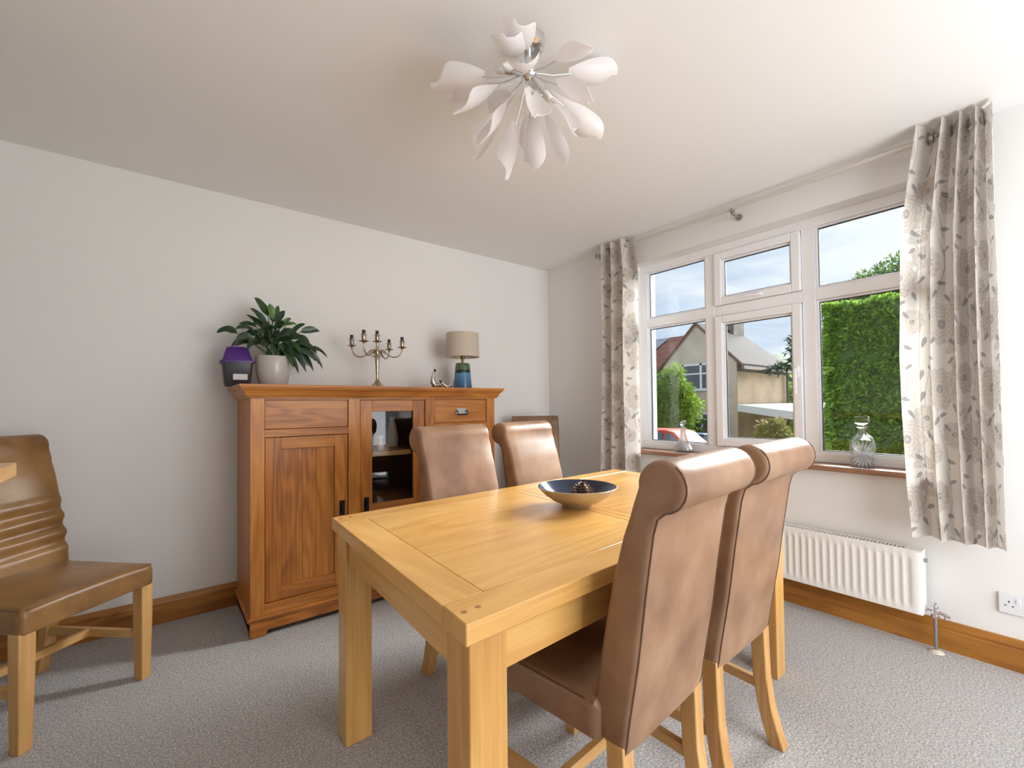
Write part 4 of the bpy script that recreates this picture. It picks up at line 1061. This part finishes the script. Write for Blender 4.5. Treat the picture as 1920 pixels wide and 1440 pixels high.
def low_hedge():
    base = (18., 10., gz(18)); t = thing('low_hedge', 'low dull green hedge behind the red car', 'hedge', base)
    MB().box(17.7, 18.3, 8.3, 14, gz(18), -.1).build('branches', bpy.data.materials['hedge_inside'], t, off=base)
    rg = np.random.default_rng(3); n = 3500; y = rg.uniform(8.2, 14.1, n); z = rg.uniform(gz(18), .25, n)
    P = np.stack([17.65+rg.uniform(0, .1, n), y, z], 1); n2 = 1500; P2 = np.stack([rg.uniform(17.6, 18.4, n2), rg.uniform(8.2, 14.1, n2), .2+rg.uniform(-.1, .05, n2)], 1)
    leaves('foliage', np.concatenate([P, P2])-np.array(base), np.concatenate([np.tile([-.9, 0, .2], (n, 1)), np.tile([0, 0, 1.], (n2, 1))]), .16, DK, t, 3, .6, .35, 0, 4)
low_hedge()
OL = leafmat('olive_shrub', (.17, .19, .04), (.27, .28, .08), (.36, .34, .13), .35)
bush('round_shrub', 'small yellow-green shrub in front of the carport', 'shrub', (13., 3.15, .05), (.5, .50, .55), 900, OL, .13, 31)
def conifer(name, label, base, h, r, seed, n=26):
    t = thing(name, label, 'tree', base); rg = np.random.default_rng(seed); P, D = [], []
    br = MB().tube([(0, 0, 0), (0, 0, h)], [.16, .02], 8)
    br.build('trunk', bpy.data.materials['bark_brown'], t, smooth=60)
    b2 = MB()
    for k in range(n):
        z = h*(.62+.37*k/n); a = rg.uniform(0, 2*PI); Lb = r*(1.05-(z/h))*rg.uniform(.8, 1.25)+.15
        d = np.array([math.cos(a), math.sin(a), 0]); e = d*Lb+np.array([0, 0, z-.12*Lb]); b2.tube([(0, 0, z), tuple(e)], [.03, .006], 5)
        m = int(50*Lb)+10; s = rg.uniform(.15, 1.05, m)[:, None]; q = d*Lb*s+np.array([0, 0, z])-np.array([0, 0, .12*Lb])*s+rg.normal(0, .09, (m, 3))
        P.append(q); D.append(np.tile(d*.5+np.array([0, 0, -.1]), (m, 1)))
    b2.build('branch', bpy.data.materials['bark_brown'], t)
    leaves('foliage', np.concatenate(P), np.concatenate(D), .30, CON, t, 3, .7, .2, .1, seed)
conifer('conifer_tree', 'dark conifer whose branch tips poke out left of the tall hedge', (17.3, 2.35, gz(17.3)), 7.2, 4.4, 12, 30)
bush('tree', 'green tree crown rising above the tall hedge', 'tree', (12.2, -.75, 3.38), (1.5, 2.0, 1.5), 8000, leafmat('tree_green', (.04, .09, .02), (.09, .17, .035), (.17, .27, .06), .35), .13, 41, .14)
# wooded hill far away
def hill():
    n = 60; pts = []; m = MB(); 
    ys = np.linspace(-80, 70, n)
    prof = [7.0+2.0*math.sin(y*.05)+.8*math.sin(y*.23)+.5*math.sin(y*.7) for y in ys]
    m.loft([[(70, y, -4) for y in ys], [(72, y, p*.6) for y, p in zip(ys, prof)], [(82, y, p) for y, p in zip(ys, prof)], [(110, y, -4) for y in ys]], closed=False)
    struct(m.build('hill', plain('wooded_hill', (.075, .12, .05), .9, var=.4, vscale=.9, bump=1., bscale=2), smooth=80))
hill()
bush('distant_tree', 'soft green tree beside the far corner of the house', 'tree', (31., 7.4, 0.3), (2.2, 2.3, 2.6), 1400, leafmat('distant_green', (.08, .16, .03), (.14, .25, .05), (.22, .34, .08), .3), .5, 51, .2)

# house across the road
def house():
    HX = 20.; Y0, Y1 = 7.546, 11.75; ZG = gz(20.)-.1; ZE, ZA = 3.27, 5.41; XE = 26.1; YA = (Y0+Y1)/2+.03
    base = (22.5, 10.5, ZG); K = dict(off=base)
    t = thing('house', 'pebbledashed house with hipped brown roof and gable facing the road', 'house', base)
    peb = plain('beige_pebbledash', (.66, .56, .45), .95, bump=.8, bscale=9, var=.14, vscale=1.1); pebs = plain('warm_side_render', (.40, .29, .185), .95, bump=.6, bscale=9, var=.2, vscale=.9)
    m = MB().loft([[(HX, Y0, ZG), (HX, Y1, ZG), (HX, Y1, ZE), (HX, YA, ZA), (HX, Y0, ZE)], [(HX+.3, Y0, ZG), (HX+.3, Y1, ZG), (HX+.3, Y1, ZE), (HX+.3, YA, ZA), (HX+.3, Y0, ZE)]])
    m.build('gable_wall', peb, t, **K)
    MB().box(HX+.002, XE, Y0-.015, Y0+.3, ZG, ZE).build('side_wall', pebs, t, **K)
    MB().box(HX+.35, HX+.6, Y1-.3, 22, ZG, ZE).box(XE-.3, XE, Y0+.3, 22, ZG, ZE).build('recessed_wall', peb, t, **K)
    def tiles(name, c):
        mm, tt, b = mat(name); co = N(tt, 'ShaderNodeTexCoord'); br = N(tt, 'ShaderNodeTexBrick')
        br.inputs['Scale'].default_value = 1.; br.inputs['Brick Width'].default_value = .30; br.inputs['Row Height'].default_value = .13; br.inputs['Mortar Size'].default_value = .012
        br.inputs['Color1'].default_value = (*c, 1); br.inputs['Color2'].default_value = (*[q*1.25 for q in c], 1); br.inputs['Mortar'].default_value = (*[q*.5 for q in c], 1)
        mp = N(tt, 'ShaderNodeMapping'); mp.inputs['Rotation'].default_value = (PI/2, 0, PI/2 if 'red' in name else 0)
        L(tt, co.outputs['Object'], mp.inputs['Vector']); L(tt, mp.outputs[0], br.inputs['Vector']); L(tt, br.outputs['Color'], b.inputs['Base Color']); b.inputs['Roughness'].default_value = .9; b.inputs['Specular IOR Level'].default_value = .1
        return mm
    T1, T2 = tiles('brown_roof_tiles', (.058, .044, .036)), tiles('red_roof_tiles', (.26, .12, .085))
    # roof slabs with thickness: right slope (hipped) , left slope, main roof to the left
    def slab(name, poly, th, m_): 
        MB().loft([[tuple(q) for q in poly], [(q[0], q[1], q[2]-th) for q in poly]]).build(name, m_, t, **K)
    ov = .28; ex = XE+.25; RX = XE-.9
    dz = (ZA-ZE)/(YA-Y0)*ov
    slab('roof_slope', [(HX-.12, YA, ZA+.12), (HX-.12, Y0-ov, ZE-dz+.12), (ex, Y0-ov, ZE-dz+.12), (RX-.55, YA, ZA+.12)], .12, T1)
    slab('hip_slope', [(RX-.55, YA, ZA+.12), (ex, Y0-ov, ZE-dz+.12), (ex, 22, ZE-dz+.12), (RX-.55, 22, ZA+.12)], .12, T1)
    slab('gable_left_slope', [(HX-.12, YA, ZA+.12), (HX+3.3, YA, ZA+.12), (HX+3.3, Y1+ov, ZE-dz+.12), (HX-.12, Y1+ov, ZE-dz+.12)], .12, T2)
    slab('main_roof_slope', [(HX+.1, Y1-.3, ZE-.05), (HX+.1, 22, ZE-.05), (HX+3.35, 22, ZA+.05), (HX+3.35, Y1-2.0, ZA+.05)], .12, T2)
    gd = plain('dark_gutter', (.10, .08, .07), .6)
    MB().box(HX-.05, ex+.02, Y0-ov-.12, Y0-ov+.02, ZE-dz-.16, ZE-dz+.0).build('gutter', plain('stone_gutter', (.25, .20, .16), .8), t, **K)
    MB().box(HX+.02, XE, Y0-.03, Y0, ZE-.55, ZE-.12).build('dark_eaves_band', plain('dark_mottled_render', (.14, .10, .075), .95, var=.5, vscale=1.5), t, **K)  # darker mottled strip along the top of the side wall
    MB().tube([(XE-.05, Y0-.1, ZE-.2), (XE-.05, Y0-.1, ZG)], .06, 8).build('downpipe', gd, t, **K)
    vg = plain('verge_brown', (.20, .10, .07), .8)
    MB().tube([(HX-.1, YA, ZA+.07), (HX-.1, Y0-ov, ZE-dz+.07)], .07, 4).build('verge_board', vg, t, **K)
    MB().tube([(HX-.1, YA, ZA+.07), (HX-.1, Y1+ov, ZE-dz+.07)], .07, 4).build('verge_board', vg, t, **K)
    c = MB().box(23.45, 24.75, YA-.4, YA+.4, ZA-.6, 6.35).build('chimney', plain('chimney_stone', (.22, .19, .16), .9, var=.3, vscale=2), t, **K)
    MB().box(23.38, 24.82, YA-.47, YA+.47, 6.35, 6.5).build('chimney_cap', plain('pale_stone', (.45, .38, .26), .9), c, **K)
    gl = plain('house_window_glass', (.10, .11, .13), .08)
    def win(y0, y1, z0, z1, x, splits, tr):
        f = MB(); w = .10
        f.box(x-.05, x+.05, y0, y1, z1-w, z1).box(x-.09, x+.05, y0-.05, y1+.05, z0-.05, z0+w*.8).box(x-.05, x+.05, y0, y0+w, z0, z1).box(x-.05, x+.05, y1-w, y1, z0, z1)
        for s in splits: f.box(x-.05, x+.05, s-w*.6, s+w*.6, z0, z1)
        if tr: f.box(x-.048, x+.048, y0, y1, tr-w*.4, tr+w*.4)
        o = f.build('window', UPVC, t, **K)
        MB().box(x-.02, x+.0, y0+.05, y1-.05, z0+.05, z1-.05).build('pane', gl, o, **K)
    win(8.75, 10.53, 1.84, 3.27, HX-.02, (9.43,), 2.72)
    win(8.75, 10.3, -.86, .62, HX-.02, (9.43,), .25)
    win(11.95, 12.52, 2.50, 3.17, HX+.33, (), None)
    # solar panel on the red roof
    def onroof(y, s): return Vector((HX+.1+3.25*s, y, ZE-.05+(ZA+.1-ZE)*s+.03))
    p = [onroof(13.35, .93), onroof(15.2, .93), onroof(15.4, .42), onroof(13.75, .42)]; up = Vector((-.5, 0, .85))*.06
    so = MB().loft([[tuple(q) for q in p], [tuple(q+up) for q in p]]).build('solar_panel', plain('solar_glass', (.20, .26, .32), .15), t, **K)
    fr = MB()
    for k in range(9):
        s = k/8; a = p[0].lerp(p[1], s)+up*1.1; b2 = p[3].lerp(p[2], s)+up*1.1; fr.tube([a, b2], .035, 4)
    for a, b2 in ((p[0], p[1]), (p[3], p[2])): fr.tube([a+up*1.1, b2+up*1.1], .05, 4)
    fr.build('panel_rails', plain('pale_aluminium', (.6, .62, .65), .4), so, **K)
    # carport at the side
    cb = (23.4, 6.2, gz(23)); ct = thing('carport', 'flat white carport roof against the side of the pebbledash house', 'carport', cb)
    MB().loft([[(20.05, 7.4, .98), (28.5, 7.4, 1.02), (28.5, 3.6, .98), (20.05, 3.6, .46)], [(20.05, 7.4, 1.04), (28.5, 7.4, 1.08), (28.5, 3.6, 1.04), (20.05, 3.6, .52)]]).build('roof_sheet', plain('pale_roof_sheet', (.62, .60, .58), .6), ct, off=cb)
    MB().loft([[(x, 7.5, .70), (x, 7.5, 1.05), (x, 3.5, .51), (x, 3.5, .10)] for x in (19.9, 20.05)]).build('fascia', plain('white_fascia', (.9, .9, .9), .5), ct, off=cb)
    for x in (20.2, 27.8): MB().box(x-.06, x+.06, 3.7, 3.82, gz(x), .42).build('post', UPVC, ct, off=cb)
    MB().box(27.5, 27.7, 3.9, 7.4, gz(27), .9).build('rear_wall', plain('brown_garage', (.16, .10, .07), .8), ct, off=cb)
house()
def car():
    base = (12., 6.35, gz(12)); t = thing('car', 'red hatchback car parked on the road, seen through the left pane', 'car', base, PI)
    red = plain('red_car_paint', (.56, .075, .045), .55, spec=.15); gl = plain('car_glass', (.10, .13, .17), .05); ty = plain('tyre_rubber', (.02, .02, .02), .8)
    # side outline (y along car, z up)
    low = [(-2.0, .28), (-2.05, .55), (-1.98, .86), (1.1, .92), (2.0, .80), (2.15, .55), (2.1, .28)]
    rings = []
    for x, ins in ((-.80, .05), (-.84, .0), (.84, .0), (.80, .05)):
        rings.append([(x, y*(1-ins*.3), z) for y, z in low])
    MB().loft(rings).build('body', red, t, smooth=30, bevel=.03)
    cab = [(-1.92, .86), (-1.55, 1.38), (-1.2, 1.46), (.25, 1.47), (.6, 1.40), (1.2, .90)]
    MB().loft([[(x*(1 if z < 1 else .86), y, z) for y, z in cab] for x in (-.78, .78)]).build('cabin', red, t, smooth=30, bevel=.04)
    for s in (-1, 1):
        for q in ([(-1.78, .92), (-1.48, 1.33), (-1.12, 1.36), (-1.12, .94)], [(-.98, .94), (-.98, 1.38), (.18, 1.38), (.18, .94)], [(.28, .94), (.28, 1.37), (.52, 1.33), (.98, .95)]):
            MB().loft([[(s*(.785 if z < 1 else .705), y, z) for y, z in q], [(s*(.80 if z < 1 else .72), y, z) for y, z in q]]).build('side_window', gl, t)
        for y in (-1.3, 1.35): MB().tube([(s*.62, y, .30), (s*.85, y, .30)], .30, 24).build('wheel', ty, t, smooth=40)
    MB().loft([[(x, -1.90, .92) for x in (-.6, .6)]+[(x, -1.60, 1.32) for x in (.55, -.55)], [(x, -1.93, .93) for x in (-.6, .6)]+[(x, -1.63, 1.33) for x in (.55, -.55)]]).build('rear_window', gl, t)
car()
b = thing('wheelie_bin', 'blue wheelie bin standing behind the red car', 'bin', (13.65, 6.05, gz(13.65)))
bm_ = plain('blue_bin_plastic', (.03, .07, .16), .5)
MB().loft([[(-.22, -.22, .05), (.22, -.22, .05), (.22, .22, .05), (-.22, .22, .05)], [(-.29, -.29, 1.28), (.29, -.29, 1.28), (.29, .29, 1.28), (-.29, .29, 1.28)]]).build('body', bm_, b, bevel=.02)
MB().box(-.32, .32, -.31, .31, 1.28, 1.36).build('lid', bm_, b, bevel=.03)
for s in (-1, 1): MB().tube([(.2, s*.22, .1), (.2, s*.28, .1)], .1, 16).build('wheel', DARK, b)
